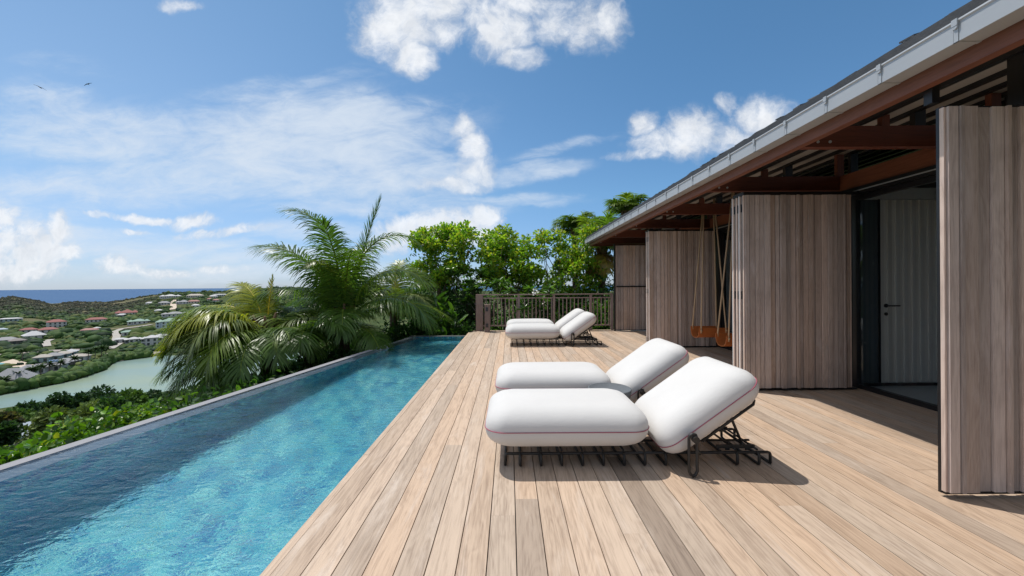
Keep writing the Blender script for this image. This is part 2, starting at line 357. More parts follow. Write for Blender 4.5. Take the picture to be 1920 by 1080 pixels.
def mesh_obj(name, v, faces, m, parent=None, colr=None, smooth=False):
    me = bpy.data.meshes.new(name)
    o3 = np.array(ORIGIN[parent.name_full]) if parent is not None else np.zeros(3)
    v = np.asarray(v, dtype=np.float64) - o3
    if isinstance(faces, np.ndarray):
        k = faces.shape[1]; nf = len(faces)
        me.vertices.add(len(v)); me.vertices.foreach_set('co', v.astype(np.float32).ravel())
        me.loops.add(nf * k); me.loops.foreach_set('vertex_index', faces.astype(np.int32).ravel())
        me.polygons.add(nf); me.polygons.foreach_set('loop_start', np.arange(0, nf * k, k, dtype=np.int32))
        me.update(calc_edges=True)
    else:
        me.from_pydata([tuple(x) for x in v], [], faces)
    if colr is not None and len(colr):
        a = me.color_attributes.new('col', 'FLOAT_COLOR', 'POINT')
        if colr.shape[1] == 3: colr = np.concatenate([colr, np.zeros((len(colr), 1))], 1)
        a.data.foreach_set('color', colr.astype(np.float32).ravel())
    if smooth: me.polygons.foreach_set('use_smooth', [True] * len(me.polygons))
    me.materials.append(m)
    ob = bpy.data.objects.new(name, me); col.objects.link(ob)
    if parent is not None: ob.parent = parent
    ORIGIN[ob.name_full] = tuple(o3)
    return ob
def tag(o, label=None, cat=None, group=None, kind=None):
    for k, v in (('label', label), ('category', cat), ('group', group), ('kind', kind)):
        if v: o[k] = v
    return o
def thing(name, label, cat, loc=(0, 0, 0), group=None):
    o = bpy.data.objects.new(name, None); o.empty_display_size = 0.2; col.objects.link(o); o.location = loc
    ORIGIN[o.name_full] = tuple(loc); return tag(o, label, cat, group)
def copy_tree(o, parent=None):
    c = o.copy(); col.objects.link(c)
    if parent is not None: c.parent = parent; c.matrix_parent_inverse = o.matrix_parent_inverse
    for ch in list(o.children): copy_tree(ch, c)
    return c
def tint(base=1.0, sp=0.12, warm=0.04):
    b = base * (1 + random.uniform(-sp, sp)); k = random.uniform(-warm, warm)
    return (b * (1 + k), b, b * (1 - k), random.random())
# ================================================================== THE LAND
Z_SEA = -45.0
RX = np.array([-600, 0, 25, 70, 100, 130, 160, 200, 250, 290, 320, 400, 450, 530, 620, 760, 900, 1300, 2600])
RZ = np.array([-26, -22.8, -18.6, -28.2, -38.5, -32.5, -32.5, -33.7, -25, -16.8, -12, -10.7, -9.5, -2.3, -4, -8, -12, -15, -20])
LAGOON = [(-272, 88), (-236, 135), (-216, 160), (-213, 188), (-221, 210), (-240, 234), (-232, 252), (-205, 259), (-113, 262), (-50, 230), (-70, 180), (-155, 168), (-196, 146), (-240, 100)]
BAY = [(-310, 214), (-298, 221), (-302, 232), (-330, 240), (-400, 238), (-400, 205), (-330, 205)]
def hsh(x, y, s):
    def g(ix, iy): n = np.sin(ix * 127.1 + iy * 311.7 + s * 74.7) * 43758.5453; return n - np.floor(n)
    ix, iy = np.floor(x), np.floor(y); fx, fy = x - ix, y - iy; fx = fx * fx * (3 - 2 * fx); fy = fy * fy * (3 - 2 * fy)
    return (g(ix, iy) * (1 - fx) + g(ix + 1, iy) * fx) * (1 - fy) + (g(ix, iy + 1) * (1 - fx) + g(ix + 1, iy + 1) * fx) * fy
def fbm(x, y, s=0, o=5): return sum(hsh(x * 2 ** i, y * 2 ** i, s + i) * 0.5 ** i for i in range(o)) / 1.94 - 0.5
def poly_dist(X, Y, poly):
    """signed distance, negative inside"""
    inside = np.zeros(X.shape, bool); dist = np.full(X.shape, 1e9)
    n = len(poly)
    for i in range(n):
        (x1, y1), (x2, y2) = poly[i], poly[(i + 1) % n]
        cond = ((y1 > Y) != (y2 > Y)) & (X < (x2 - x1) * (Y - y1) / (y2 - y1 + 1e-9) + x1); inside ^= cond
        tt = np.clip(((X - x1) * (x2 - x1) + (Y - y1) * (y2 - y1)) / ((x2 - x1) ** 2 + (y2 - y1) ** 2), 0, 1)
        dist = np.minimum(dist, np.hypot(X - x1 - tt * (x2 - x1), Y - y1 - tt * (y2 - y1)))
    return np.where(inside, -dist, dist)
def land(X, Y):
    X = np.asarray(X, float); Y = np.asarray(Y, float)
    r = np.hypot(X, Y); az = np.arctan2(X, Y); azc = np.clip(az, -1.02, 1.02); t = np.tan(azc); D = r * np.cos(azc)
    ridge = np.interp(t * F + CX, RX, RZ)
    s = np.clip((D - 325) / 545, 0, 1)
    base = -43.7 + (ridge + 43.7) * s ** 1.2 + fbm(X / 70, Y / 70, 3) * 8 * np.minimum(1, s * 3) * (1 - 0.75 * s ** 3)
    s2 = np.clip((D - 870) / 380, 0, 1); s2 = s2 * s2 * (3 - 2 * s2)
    base = base * (1 - s2) + (-58) * s2
    dx_ = np.maximum(np.maximum(-4.9 - X, X - 60), 0); dy_ = np.maximum(np.maximum(-60 - Y, Y - 15), 0); dd = np.hypot(dx_, dy_)
    hill = -1.05 - 0.27 * dd - np.minimum(dd, 3) * 0.4 + fbm(X / 14, Y / 14, 9) * np.minimum(dd * .1, 3)
    z = np.where(hill > base, hill, base)
    pit = (X > -4.42 + .178 * Y) & (X < -1.0) & (Y > -1.0) & (Y < 10.3); z = np.where(pit, -2.7, z)
    k = np.clip((poly_dist(X, Y, LAGOON) + 3) / 6, 0, 1); z = z * k + np.minimum(z, -47.5) * (1 - k)
    k = np.clip((poly_dist(X, Y, BAY) + 5) / 10, 0, 1); z = z * k + np.minimum(z, -47) * (1 - k)
    return z
def ground_hit(px, py):
    """where the sight line of a pixel meets the land"""
    u, v = uv(px, py); D = np.geomspace(14, 1050, 6000); Z = H0 + v * D
    h = np.nonzero(land(u * D, D) > Z)[0]
    i = h[0] if len(h) else len(D) - 1
    return float(u * D[i]), float(D[i]), float(land(u * D[i], D[i]))

FIELDS = [(52, 602, 11), (75, 601, 13), (98, 600, 10), (120, 604, 9), (140, 606, 8), (85, 607, 6), (150, 612, 8), (190, 606, 7), (270, 596, 9), (262, 561, 22), (235, 566, 18), (205, 630, 9), (60, 640, 5), (240, 606, 6)]
def ground_mat():
    m, t, out = newmat('dry_green_hillside')
    tc = t.new('ShaderNodeTexCoord').outputs['Object']
    n1 = t.noise(tc, 0.012, 8, 0.62); n2 = t.noise(tc, 0.10, 7, 0.65); n3 = t.noise(tc, 0.55, 6, 0.7)
    scrub = t.ramp(t.math('ADD', t.math('MULTIPLY', n2, .55), t.math('MULTIPLY', n3, .45)), [(0.30, (0.022, 0.042, 0.014)), (0.52, (0.055, 0.08, 0.026)), (0.72, (0.14, 0.135, 0.055))])
    dry = t.ramp(n3, [(0.3, (0.115, 0.10, 0.06)), (0.7, (0.235, 0.195, 0.12))])
    g = t.new('ShaderNodeAttribute', attribute_name='col')
    f = t.math('ADD', t.mapr(t.math('ADD', t.math('MULTIPLY', n1, .6), t.math('MULTIPLY', n2, .4)), 0.50, 0.66), g.outputs['Alpha'], clamp=True)
    pbr(t, out, t.mix(f, scrub, dry), 0.95, t.bump(n3, 0.5, 1.0), 0.1); return m
def build_ground():
    th = np.concatenate([np.arange(-62, -18, 0.28), np.arange(-18, 60, 1.5), np.arange(60, 298, 6)]) * math.pi / 180
    rr = np.concatenate([[0.5], np.geomspace(3, 1500, 400), [2500, 5000, 12000]])
    T, RR = np.meshgrid(th, rr, indexing='ij'); X, Y = RR * np.sin(T), RR * np.cos(T)
    Z = land(X, Y)
    n, k = T.shape
    V = np.stack([X, Y, Z], -1).reshape(-1, 3)
    i, j = np.meshgrid(np.arange(n), np.arange(k - 1), indexing='ij'); i2 = (i + 1) % n
    Fc = np.stack([i * k + j, i2 * k + j, i2 * k + j + 1, i * k + j + 1], -1).reshape(-1, 4)[:, ::-1]
    # the headland at the left is drier than the valley
    px = (np.clip(X / np.maximum(Y, 1), -3, 3) * F + CX); far = np.clip((np.hypot(X, Y) - 640) / 300, 0, 1)
    a = (0.55 * far * np.clip((330 - px) / 120, 0, 1)).reshape(-1)
    for qx, qy, r_ in FIELDS:
        x_, y_, _ = ground_hit(qx, qy); a = np.maximum(a, .62 * np.clip(1.5 - np.hypot((V[:, 0] - x_) * .6, V[:, 1] - y_) / r_, 0, 1))
    c = np.concatenate([np.ones((len(V), 3)), a[:, None]], 1)
    tag(mesh_obj('ground', V, Fc, ground_mat(), None, c, True), kind='structure')
build_ground()
def water_mat(name, c, c2, rough, spec, scale, bump):
    m, t, out = newmat(name); tc = t.new('ShaderNodeTexCoord').outputs['Object']
    n = t.noise(tc, scale, 6, 0.65)
    pbr(t, out, t.mix(n, c, c2), rough, t.bump(t.noise(tc, scale * 18, 4), bump, 0.3), spec); return m
def sheet(name, poly, z, m, kind='structure'):
    mb = MB(); mb.add([(x, y, z) for x, y in poly], [tuple(range(len(poly)))]); o = mb.build(name, m); tag(o, kind=kind); return o
sheet('sea', [(13000 * math.cos(a), 13000 * math.sin(a)) for a in np.linspace(0, 2 * math.pi, 181)[:-1]], Z_SEA, water_mat('deep_blue_sea', (0.038, 0.095, 0.20), (0.055, 0.125, 0.245), 0.75, 0.12, 0.004, 0.1))
def grow(poly, k):
    c = np.mean(poly, 0); return [tuple(c + (np.array(p) - c) * k) for p in poly]
lm, lt, lo = newmat('milky_green_lagoon'); ltc = lt.new('ShaderNodeTexCoord').outputs['Object']
ln = lt.noise(lt.mapping(ltc, (0.010, 0.028, 1)), 1.0, 7, 0.6, 0.6)
pbr(lt, lo, lt.ramp(ln, [(0.3, (0.175, 0.245, 0.20)), (0.5, (0.19, 0.275, 0.25)), (0.68, (0.235, 0.295, 0.205))]), 0.30, lt.bump(lt.noise(ltc, 1.3, 4), 0.10, 0.3), 0.22)
sheet('lagoon_water', grow(LAGOON, 1.04), Z_SEA + 0.6, lm)
sheet('bay_water', grow(BAY, 1.02), Z_SEA + 0.5, water_mat('turquoise_bay', (0.10, 0.28, 0.31), (0.14, 0.33, 0.34), 0.4, 0.3, 0.03, 0.05))
SAND = simple('pale_sand', (0.52, 0.43, 0.33), 0.9, 0.1, 0.3)
ROADM = simple('pale_dirt_road', (0.36, 0.335, 0.30), 0.9, 0.12, 0.3)
MUD = simple('grey_pink_mudflat', (0.30, 0.26, 0.235), 0.9, 0.25, 0.05)
def ribbon(name, pts, wd, m, lift=0.25, names=None):
    P_ = [Vector(ground_hit(*p)) for p in pts]; path = []
    for a, b in zip(P_[:-1], P_[1:]):
        n = max(2, int((b - a).length / 4))
        path += [a.lerp(b, k / n) for k in range(n)]
    path.append(P_[-1]); mb = MB(); vs = []
    wd = wd if hasattr(wd, '__len__') else (wd, wd)
    for i, p in enumerate(path):
        q = path[min(i + 1, len(path) - 1)] - path[max(i - 1, 0)]; q.z = 0; nrm = Vector((-q.y, q.x, 0)).normalized()
        wi = wd[0] + (wd[1] - wd[0]) * i / len(path)
        for s_ in (-1, -0.33, .33, 1):
            x, y = p.x + nrm.x * wi / 2 * s_, p.y + nrm.y * wi / 2 * s_
            vs.append((x, y, float(land(x, y)) + lift))
    fs = [(i * 4 + k, i * 4 + k + 1, i * 4 + k + 5, i * 4 + k + 4) for i in range(len(path) - 1) for k in range(3)]
    mb.add(vs, fs); tag(mb.build(name, m, None, True), kind='structure')
ribbon('road', [(285, 609), (252, 614), (228, 617), (216, 622), (219, 631), (217, 637), (224, 644), (206, 655)], 5.0, ROADM, .5)
ribbon('road', [(326, 563), (325, 572), (325, 581)], (7, 8), SAND, .8)
ribbon('path', [(67, 627), (74, 622), (80, 620)], 4.0, ROADM, .5)
ribbon('path', [(96, 637), (86, 641), (88, 650)], 4.5, ROADM, .5)
ribbon('mudflat', [(12, 666), (40, 662), (90, 659), (155, 656)], (16, 7), MUD, .3)
ribbon('mudflat', [(203, 663), (235, 664), (300, 662)], (10, 12), MUD, .3)
ribbon('beach', [(-10, 684), (18, 684), (36, 689), (56, 697)], (14, 10), SAND, .3)
ribbon('path', [(216, 676), (232, 675)], (3, 2.4), SAND, .5)
ROAD_PX = [(285, 609), (252, 614), (228, 617), (216, 622), (219, 631), (217, 637), (224, 644), (206, 655), None, (326, 563), (325, 572), (325, 581), None, (67, 627), (74, 622), (80, 620), None, (96, 637), (86, 641), (88, 650)]
KEEP = []          # ground points kept clear of scrub: x, y, radius

# ---------------------------------------------------------------- far houses
ROOF = {k: simple(k + '_roof', c, 0.75, 0.12, 0.4) for k, c in dict(red=(0.25, 0.075, 0.065), pink=(0.33, 0.16, 0.14), green=(0.23, 0.34, 0.275), white=(0.47, 0.47, 0.47),
        grey=(0.27, 0.27, 0.28), brown=(0.20, 0.175, 0.165), tan=(0.38, 0.345, 0.30), blue=(0.36, 0.42, 0.47)).items()}
WALL = {k: simple(k + '_wall', c, 0.8, 0.05, 0.4) for k, c in dict(white=(0.50, 0.50, 0.49), grey=(0.30, 0.38, 0.38), cream=(0.55, 0.50, 0.42), dark=(0.12, 0.11, 0.10), blue=(0.50, 0.57, 0.63)).items()}
WIN = simple('dark_window', (0.05, 0.06, 0.07), 0.25, 0.1); SOLAR = simple('blue_solar_panel', (0.16, 0.25, 0.42), 0.3, 0.1)
def hip(mb, cx, cy, z0, lx, ly, h, over, yaw, thick=0.25, ridge=None):
    lx, ly = lx / 2 + over, ly / 2 + over; rg = max(0.0, lx - ly) if ridge is None else lx * ridge
    c, s = math.cos(yaw), math.sin(yaw)
    P_ = [(-lx, -ly, z0), (lx, -ly, z0), (lx, ly, z0), (-lx, ly, z0), (-lx, -ly, z0 + thick), (lx, -ly, z0 + thick), (lx, ly, z0 + thick), (-lx, ly, z0 + thick), (-rg, 0, z0 + h), (rg + .01, 0, z0 + h)]
    P_ = [(cx + x * c - y * s, cy + x * s + y * c, z) for x, y, z in P_]
    mb.add(P_, [(3, 2, 1, 0), (0, 1, 5, 4), (1, 2, 6, 5), (2, 3, 7, 6), (3, 0, 4, 7), (4, 5, 9, 8), (5, 6, 9), (6, 7, 8, 9), (7, 4, 8)])
def house(px, py, wpx, roof, wall, label, storeys=1, yaw=0.0, asp=0.6, pitch=0.32, wings=(), win=True, solar=False, cat='house', at_depth=None, pyb=None):
    if at_depth: u, v = uv(px, py); gx, gy = u * at_depth, at_depth; gz = float(land(gx, gy))
    else: gx, gy, gz = ground_hit(px, pyb or py + wpx * 0.20)
    W_ = wpx / F * gy; L = W_ * asp; hw = 3.0 * storeys
    KEEP.append((gx, gy, W_ * 0.62)); KEEP.append((gx * .985, gy * .985, W_ * 0.5)); KEEP.append((gx * .97, gy * .97, W_ * 0.45))
    o = thing(roof + '_roofed_house', label, cat, (gx, gy, gz)); yaw = R(yaw) - math.atan2(gx, gy)
    wm, rm = MB(), MB(); c, s = math.cos(yaw), math.sin(yaw)
    def blk(ox, oy, lx, ly, hh, ph):
        x, y = gx + ox * c - oy * s, gy + ox * s + oy * c
        b0 = [(-lx / 2, -ly / 2), (lx / 2, -ly / 2), (lx / 2, ly / 2), (-lx / 2, ly / 2)]
        b0 = [(x + p * c - q * s, y + p * s + q * c) for p, q in b0]
        wm.add([(p, q, gz - 3) for p, q in b0] + [(p, q, gz + hh) for p, q in b0], [(0, 1, 5, 4), (1, 2, 6, 5), (2, 3, 7, 6), (3, 0, 4, 7), (4, 5, 6, 7)])
        hip(rm, x, y, gz + hh, lx, ly, ly * ph, 0.6, yaw)
        if win:
            nw = max(2, int(lx / 3.2))
            for st_ in range(storeys):
                for k in range(nw):
                    wx = -lx / 2 + (k + .5) * lx / nw; z = gz + st_ * 3.0
                    pp = [(x + (wx + e) * c - (-ly / 2 - .06) * s, y + (wx + e) * s + (-ly / 2 - .06) * c) for e in (-.7, .7)]
                    wi = MB(); wi.add([(*pp[0], z + .5), (*pp[1], z + .5), (*pp[1], z + 2.4), (*pp[0], z + 2.4)], [(0, 1, 2, 3)]); wi.build('window', WIN, o)
    blk(0, 0, W_ * (0.62 if wings else 1), L, hw, pitch)
    for ox, oy, lx, ly, hh in wings: blk(ox * W_, oy * L, lx * W_, ly * L, hw * hh, pitch)
    wm.build('wall', WALL[wall], o); ro = rm.build('roof', ROOF[roof], o)
    if solar:
        sm = MB(); y0 = -L * .42; z0 = gz + hw + .5
        q = [(-W_ * .3, y0, z0 + .1), (W_ * .3, y0, z0 + .1), (W_ * .22, -L * .1, z0 + L * pitch * .75), (-W_ * .22, -L * .1, z0 + L * pitch * .75)]
        sm.add([(gx + x * c - y * s, gy + x * s + y * c, z + .15) for x, y, z in q], [(0, 1, 2, 3)]); sm.build('solar_panel', SOLAR, o)
    return o
wing2 = ((-.36, .1, .30, .8, .9), (.36, .15, .30, .8, .9))
house(239, 584, 30, 'red', 'white', 'big red-roofed house under the ridge, topmost of the red roofs in the valley', 1, 8, .6, .35, wing2)
house(181, 598, 27, 'red', 'white', 'long low red-roofed house on a wooded rise, below and left of the topmost red roof', 1, -8, .45)
house(106, 609, 23, 'red', 'white', 'two-storey white house with a red hip roof beside the yellow grass field', 2, 10, .65)
house(54, 620, 20, 'red', 'white', 'small white house with a pinkish red roof, leftmost of the red roofs', 1, 0, .6)
house(91, 619, 23, 'red', 'white', 'red-roofed white house just below the two-storey one by the yellow field', 1, 6, .6)
house(168, 620, 22, 'pink', 'white', 'faded pink-roofed house in the scrub left of the bend in the pale road', 1, -4, .5)
house(182, 619, 8, 'white', 'white', 'tiny white annexe touching the faded pink-roofed house', 1, 0, .8)
house(261, 601, 30, 'green', 'white', 'low pale-green-roofed house just above the upper end of the curving road', 1, 5, .5, .3, wing2)
house(320, 605, 40, 'green', 'blue', 'large two-storey villa with pale green roofs and bluish white walls', 2, -3, .5, .3, wing2)
house(241, 625, 18, 'green', 'white', 'small house with a pale green roof inside the bend of the curving road', 1, 5, .6)
house(64, 630, 26, 'white', 'white', 'white pyramid-roofed house at the end of a short pale drive', 1, 12, .8, .4)
house(26, 631, 11, 'white', 'white', 'small white cottage with two gables up the slope from the grey roofs', 1, -10, .8)
house(3, 621, 13, 'blue', 'white', 'white house with a blue-grey roof cut by the left edge of the photo', 1, 0, .7)
house(20, 597, 27, 'white', 'grey', 'long flat white-grey house alone on the left slope under the brown headland', 1, 4, .4, .18)
house(229, 592, 13, 'white', 'white', 'small pale house tucked beneath the topmost red-roofed one', 1, -6, .6)
house(226, 640, 16, 'white', 'white', 'white house at the lower end of the curving road', 1, 0, .6)
house(251, 638, 23, 'white', 'white', 'white house with twin humped roofs near the lagoon head', 1, 4, .5, .35, wing2)
house(285, 642, 28, 'white', 'white', 'tall white villa with several pointed roofs behind a green lawn', 2, -4, .5, .35, wing2)
house(304, 640, 18, 'white', 'white', 'white villa beside the palm fronds, right of the tall one with the lawn', 2, 6, .6, .35)
house(12, 639, 27, 'grey', 'dark', 'wide dark house with a grey hip roof at the foot of the left slope', 1, -6, .6, .35)
house(33, 642, 19, 'brown', 'dark', 'brown-roofed dark house joined to the right of the wide grey-roofed one', 1, 8, .7, .35)
house(320, 552, 30, 'white', 'white', 'sprawling white house on the crest at the left end of the ridge-top row', 1, 4, .5, .22, wing2)
house(366, 552, 25, 'tan', 'cream', 'broad sunlit tan-roofed house on the ridge line against the sea', 1, -2, .5, .25)
house(413, 551, 22, 'white', 'white', 'long thin white house on the ridge line close to the palm fronds', 1, 0, .35, .2)
house(282, 569, 13, 'white', 'white', 'little white house on the slope, far left of the straight pale road', 1, 5, .6)
house(308, 568, 16, 'grey', 'white', 'pale house with a grey roof just left of the straight steep road', 1, -5, .6)
house(345, 565, 22, 'grey', 'white', 'grey-roofed house just right of the top of the straight steep road', 1, 4, .5, .3, wing2)
house(364, 565, 17, 'pink', 'cream', 'reddish-roofed cream house halfway down the far slope', 1, -4, .5)
house(329, 585, 38, 'grey', 'white', 'largest grey-white house, at the foot of the straight steep road', 1, 2, .4, .25, wing2)
house(298, 584, 11, 'white', 'white', 'small white gabled house left of the foot of the straight road', 1, 10, .7)
house(394, 562, 10, 'pink', 'white', 'tiny pink-roofed house high on the far slope, left of a pair', 1, 0, .7)
house(405, 564, 10, 'pink', 'white', 'tiny pink-roofed house high on the far slope, right of a pair', 1, 0, .7)
house(367, 574, 12, 'white', 'white', 'small white house below the reddish-roofed cream one', 1, 0, .7)
house(400, 556, 13, 'white', 'white', 'small white house just below the ridge line above the pink pair', 1, 0, .6)
# resort on the spit
house(24, 700, 48, 'grey', 'white', 'big white pavilion with a steep grey hip roof on the spit, nearest of the resort', 1, -20, .75, .55, pyb=722, cat='pavilion')
house(53, 697, 19, 'grey', 'white', 'small grey-roofed pavilion right behind the biggest one on the spit', 1, 10, .8, .5, pyb=702, cat='pavilion')
house(72, 693, 21, 'grey', 'white', 'grey-roofed pavilion between the biggest one and the one with solar panels', 1, -15, .7, .5, pyb=700, cat='pavilion')
house(103, 685, 27, 'grey', 'white', 'grey-roofed white pavilion with blue solar panels in the middle of the spit', 1, -25, .8, .45, pyb=694, solar=True, cat='pavilion')
house(127, 680, 27, 'grey', 'dark', 'long grey-roofed wing running right from the pavilion with the panels', 1, -38, .5, .45, pyb=687, cat='pavilion')
house(151, 671, 24, 'tan', 'white', 'pale-roofed pavilion at the far right end of the resort row', 1, -35, .5, .4, pyb=677, cat='pavilion')
house(81, 674, 20, 'tan', 'grey', 'low pale-roofed bungalow at the left end of the back row of the spit', 1, -20, .7, .4, pyb=679, cat='pavilion')
house(101, 671, 21, 'grey', 'grey', 'grey-roofed bungalow second from the left in the back row of the spit', 1, -20, .7, .4, pyb=676, cat='pavilion')
house(119, 667, 18, 'tan', 'grey', 'pale-roofed bungalow third from the left in the back row of the spit', 1, -20, .7, .4, pyb=672, cat='pavilion')
house(134, 664, 13, 'white', 'grey', 'small white pyramid-roofed bungalow ending the back row of the spit', 1, -20, .9, .45, pyb=668, cat='pavilion')
house(48, 822, 52, 'blue', 'cream', 'blue-grey hip-roofed house among the trees just beyond the hedge', 1, 30, .8, .5, at_depth=52, win=False)

# ---------------------------------------------------------------- scrub, mangroves: beyond counting
def ico(sub):
    import bmesh
    bm = bmesh.new(); bmesh.ops.create_icosphere(bm, subdivisions=sub, radius=1.0)
    v = np.array([x.co[:] for x in bm.verts]); f = np.array([[q.index for q in x.verts] for x in bm.faces]); bm.free(); return v, f
ICO1, ICO2 = ico(1), ico(2)
def clumps(name, pts, rad, hts, colr, sub, m, parent=None, jit=0.30):
    v0, f0 = sub; n = len(pts); k = len(v0)
    j = 1 + rng.uniform(-jit, jit, (n, k, 1))
    V = v0[None] * j * np.stack([rad, rad, hts], -1)[:, None, :] + pts[:, None, :]
    Fc = (f0[None] + (np.arange(n) * k)[:, None, None]).reshape(-1, 3)
    C = np.repeat(colr[:, None, :], k, 1) * (1 + rng.uniform(-.25, .25, (n, k, 1)))
    return mesh_obj(name, V.reshape(-1, 3), Fc, m, parent, C.reshape(-1, 3))
def clear(X, Y):
    ok = (poly_dist(X, Y, LAGOON) > 2.5) & (poly_dist(X, Y, BAY) > 8)
    for x, y, r_ in KEEP: ok &= np.hypot(X - x, Y - y) > r_
    for p, q in zip(ROAD_PX[:-1], ROAD_PX[1:]):
        if p is None or q is None: continue
        for k in (0, .33, .66, 1):
            x, y, _ = ground_hit(p[0] + (q[0] - p[0]) * k, p[1] + (q[1] - p[1]) * k)
            for m_ in range(5): g = 1 - .013 * m_; ok &= np.hypot(X - x * g, Y - y * g) > 5.5
    for px, py, r_ in FIELDS:
        x, y, _ = ground_hit(px, py); ok &= np.hypot((X - x) * .6, Y - y) > r_
    return ok
def scatter(n, px0, px1, d0, d1):
    px = rng.uniform(px0, px1, n); D = np.exp(rng.uniform(np.log(d0), np.log(d1), n)); return (px - CX) / F * D, D, px
# scrub over valley and headland
X, Y, PX = scatter(40000, -60, 640, 265, 900)
dens_ = fbm(X / 45, Y / 45, 21); head = np.clip((330 - PX) / 120, 0, 1) * np.clip((Y - 560) / 200, 0, 1)
ok = clear(X, Y) & (dens_ > -0.07 + 0.10 * head) & (rng.random(len(X)) > 0.35 * head)
X, Y, PX, head = X[ok], Y[ok], PX[ok], head[ok]
# keep the mudflat strips open
rad = rng.uniform(.9, 3.0, len(X)) * (1 - 0.45 * head) * np.where(rng.random(len(X)) < .09, 2.0, 1)
hts = rad * rng.uniform(0.45, 0.95, len(X))
Z = land(X, Y) + hts * 0.25
pal = np.array([(0.017, 0.050, 0.012), (0.034, 0.078, 0.015), (0.060, 0.105, 0.020), (0.010, 0.030, 0.012), (0.10, 0.125, 0.032)])
pi_ = np.clip((fbm(X / 22, Y / 22, 40) * 6 + 2 + rng.normal(0, 1.0, len(X))).round(), 0, 4).astype(int); cc = pal[np.array([3, 0, 1, 2, 4])[pi_]] * (1 - head[:, None]) + np.array([(0.050, 0.052, 0.032)]) * rng.uniform(.5, 1.5, (len(X), 1)) * head[:, None]
X2, Y2, P2 = scatter(9000, -60, 345, 560, 900); ok = clear(X2, Y2) & (rng.random(9000) < np.clip((360 - P2) / 120, 0.15, 1)); X2, Y2 = X2[ok], Y2[ok]
r2 = rng.uniform(.5, 1.7, len(X2)) * np.where(rng.random(len(X2)) < .08, 2, 1); h2 = r2 * rng.uniform(.5, .9, len(X2))
X, Y, Z = np.concatenate([X, X2]), np.concatenate([Y, Y2]), np.concatenate([Z, land(X2, Y2) + h2 * .2]); rad, hts = np.concatenate([rad, r2]), np.concatenate([hts, h2])
cc = np.concatenate([cc, np.array([(.038, .042, .026), (.055, .055, .035), (.030, .045, .020)])[rng.integers(0, 3, len(X2))]])
near = Y < 420
for nm, sel, sub in (('hillside_scrub', near, ICO2), ('distant_scrub', ~near, ICO1)):
    o = clumps(nm, np.stack([X, Y, Z], -1)[sel], rad[sel], hts[sel], cc[sel], sub, M['far_leaf'])
    tag(o, 'green and olive scrub covering the valley floor' if sub is ICO2 else 'grey-green bushes dotted over the far slopes and headland', 'scrub', kind='stuff')
# mangroves along the far shore of the lagoon, and the green belt of the spit
edge = np.array([(-236, 135), (-216, 160), (-213, 188), (-221, 210), (-240, 234), (-234, 250)]); XS, YS, BR = [], [], []
for _ in range(3600):
    k = rng.uniform(0, len(edge) - 1.001); i = int(k); p = edge[i] + (edge[i + 1] - edge[i]) * (k - i)
    b = rng.uniform(0, 1) ** 1.3 * 13 + 1.0; dn = np.array([-0.80, 0.6]); q = p + dn * b + rng.normal(0, 1.0, 2); XS.append(q[0]); YS.append(q[1]); BR.append(b)
X, Y, BR = np.array(XS), np.array(YS), np.array(BR); ok = clear(X, Y) & (BR > 0); X, Y = X[ok], Y[ok]
rad = rng.uniform(.6, 2.0, len(X)) * np.where(rng.random(len(X)) < .1, 1.5, 1); hts = rad * rng.uniform(.6, 1.25, len(X))
pal2 = np.array([(0.030, 0.070, 0.015), (0.048, 0.098, 0.019), (0.070, 0.118, 0.023)])
tag(clumps('mangrove_belt', np.stack([X, Y, land(X, Y) + hts * .5], -1), rad, hts, pal2[rng.integers(0, 3, len(X))], ICO2, M['far_leaf']),
    'bright green mangrove belt along the far shore of the lagoon', 'mangroves', kind='stuff')
X, Y, PX = scatter(2600, -60, 420, 205, 330)
ok = clear(X, Y) & (poly_dist(X, Y, LAGOON) > 6); X, Y = X[ok], Y[ok]
ok = np.ones(len(X), bool)
for p in [(12, 666), (40, 662), (70, 660), (90, 659), (120, 658), (155, 656), (203, 663), (235, 664), (265, 663), (300, 662), (0, 684), (18, 684), (36, 689), (56, 697)]:
    x, y, _ = ground_hit(*p); ok &= np.hypot(X - x, (Y - y)) > 8
X, Y = X[ok], Y[ok]; rad = rng.uniform(1.0, 2.6, len(X)); hts = rad * rng.uniform(.5, .9, len(X))
tag(clumps('spit_bushes', np.stack([X, Y, land(X, Y) + hts * .3], -1), rad, hts, pal[rng.integers(0, 5, len(X))] * 1.1, ICO2, M['far_leaf']),
    'low green bushes covering the flat ground of the spit', 'bushes', kind='stuff')

# ---------------------------------------------------------------- leaves
def leaf_arrays(c, dirv, nrm, L, W, colr, fold=0.25, curl=0.0):
    """two-quad leaves folded along the midrib. c,dirv,nrm (n,3); L,W (n,)"""
    dirv = dirv / np.linalg.norm(dirv, axis=1, keepdims=True)
    side = np.cross(dirv, nrm); side /= np.linalg.norm(side, axis=1, keepdims=True) + 1e-9; up = np.cross(side, dirv)
    L, W = L[:, None], W[:, None]
    b = c; t = c + dirv * L - up * L * curl
    l1 = c + dirv * L * .32 + side * W * .5 + up * W * fold; l2 = c + dirv * L * .76 + side * W * .40 + up * (W * fold * .8 - L * curl * .5)
    r1 = c + dirv * L * .32 - side * W * .5 + up * W * fold; r2 = c + dirv * L * .76 - side * W * .40 + up * (W * fold * .8 - L * curl * .5)
    V = np.stack([b, l1, l2, t, r2, r1], 1); n = len(c)
    base = (np.arange(n) * 6)[:, None]
    Fc = np.concatenate([base + np.array([[0, 1, 2, 3]]), base + np.array([[0, 3, 4, 5]])], 1).reshape(-1, 4)
    return V.reshape(-1, 3), Fc, np.repeat(colr, 6, 0)
def unit(n):
    v = rng.normal(size=(n, 3)); return v / np.linalg.norm(v, axis=1, keepdims=True)
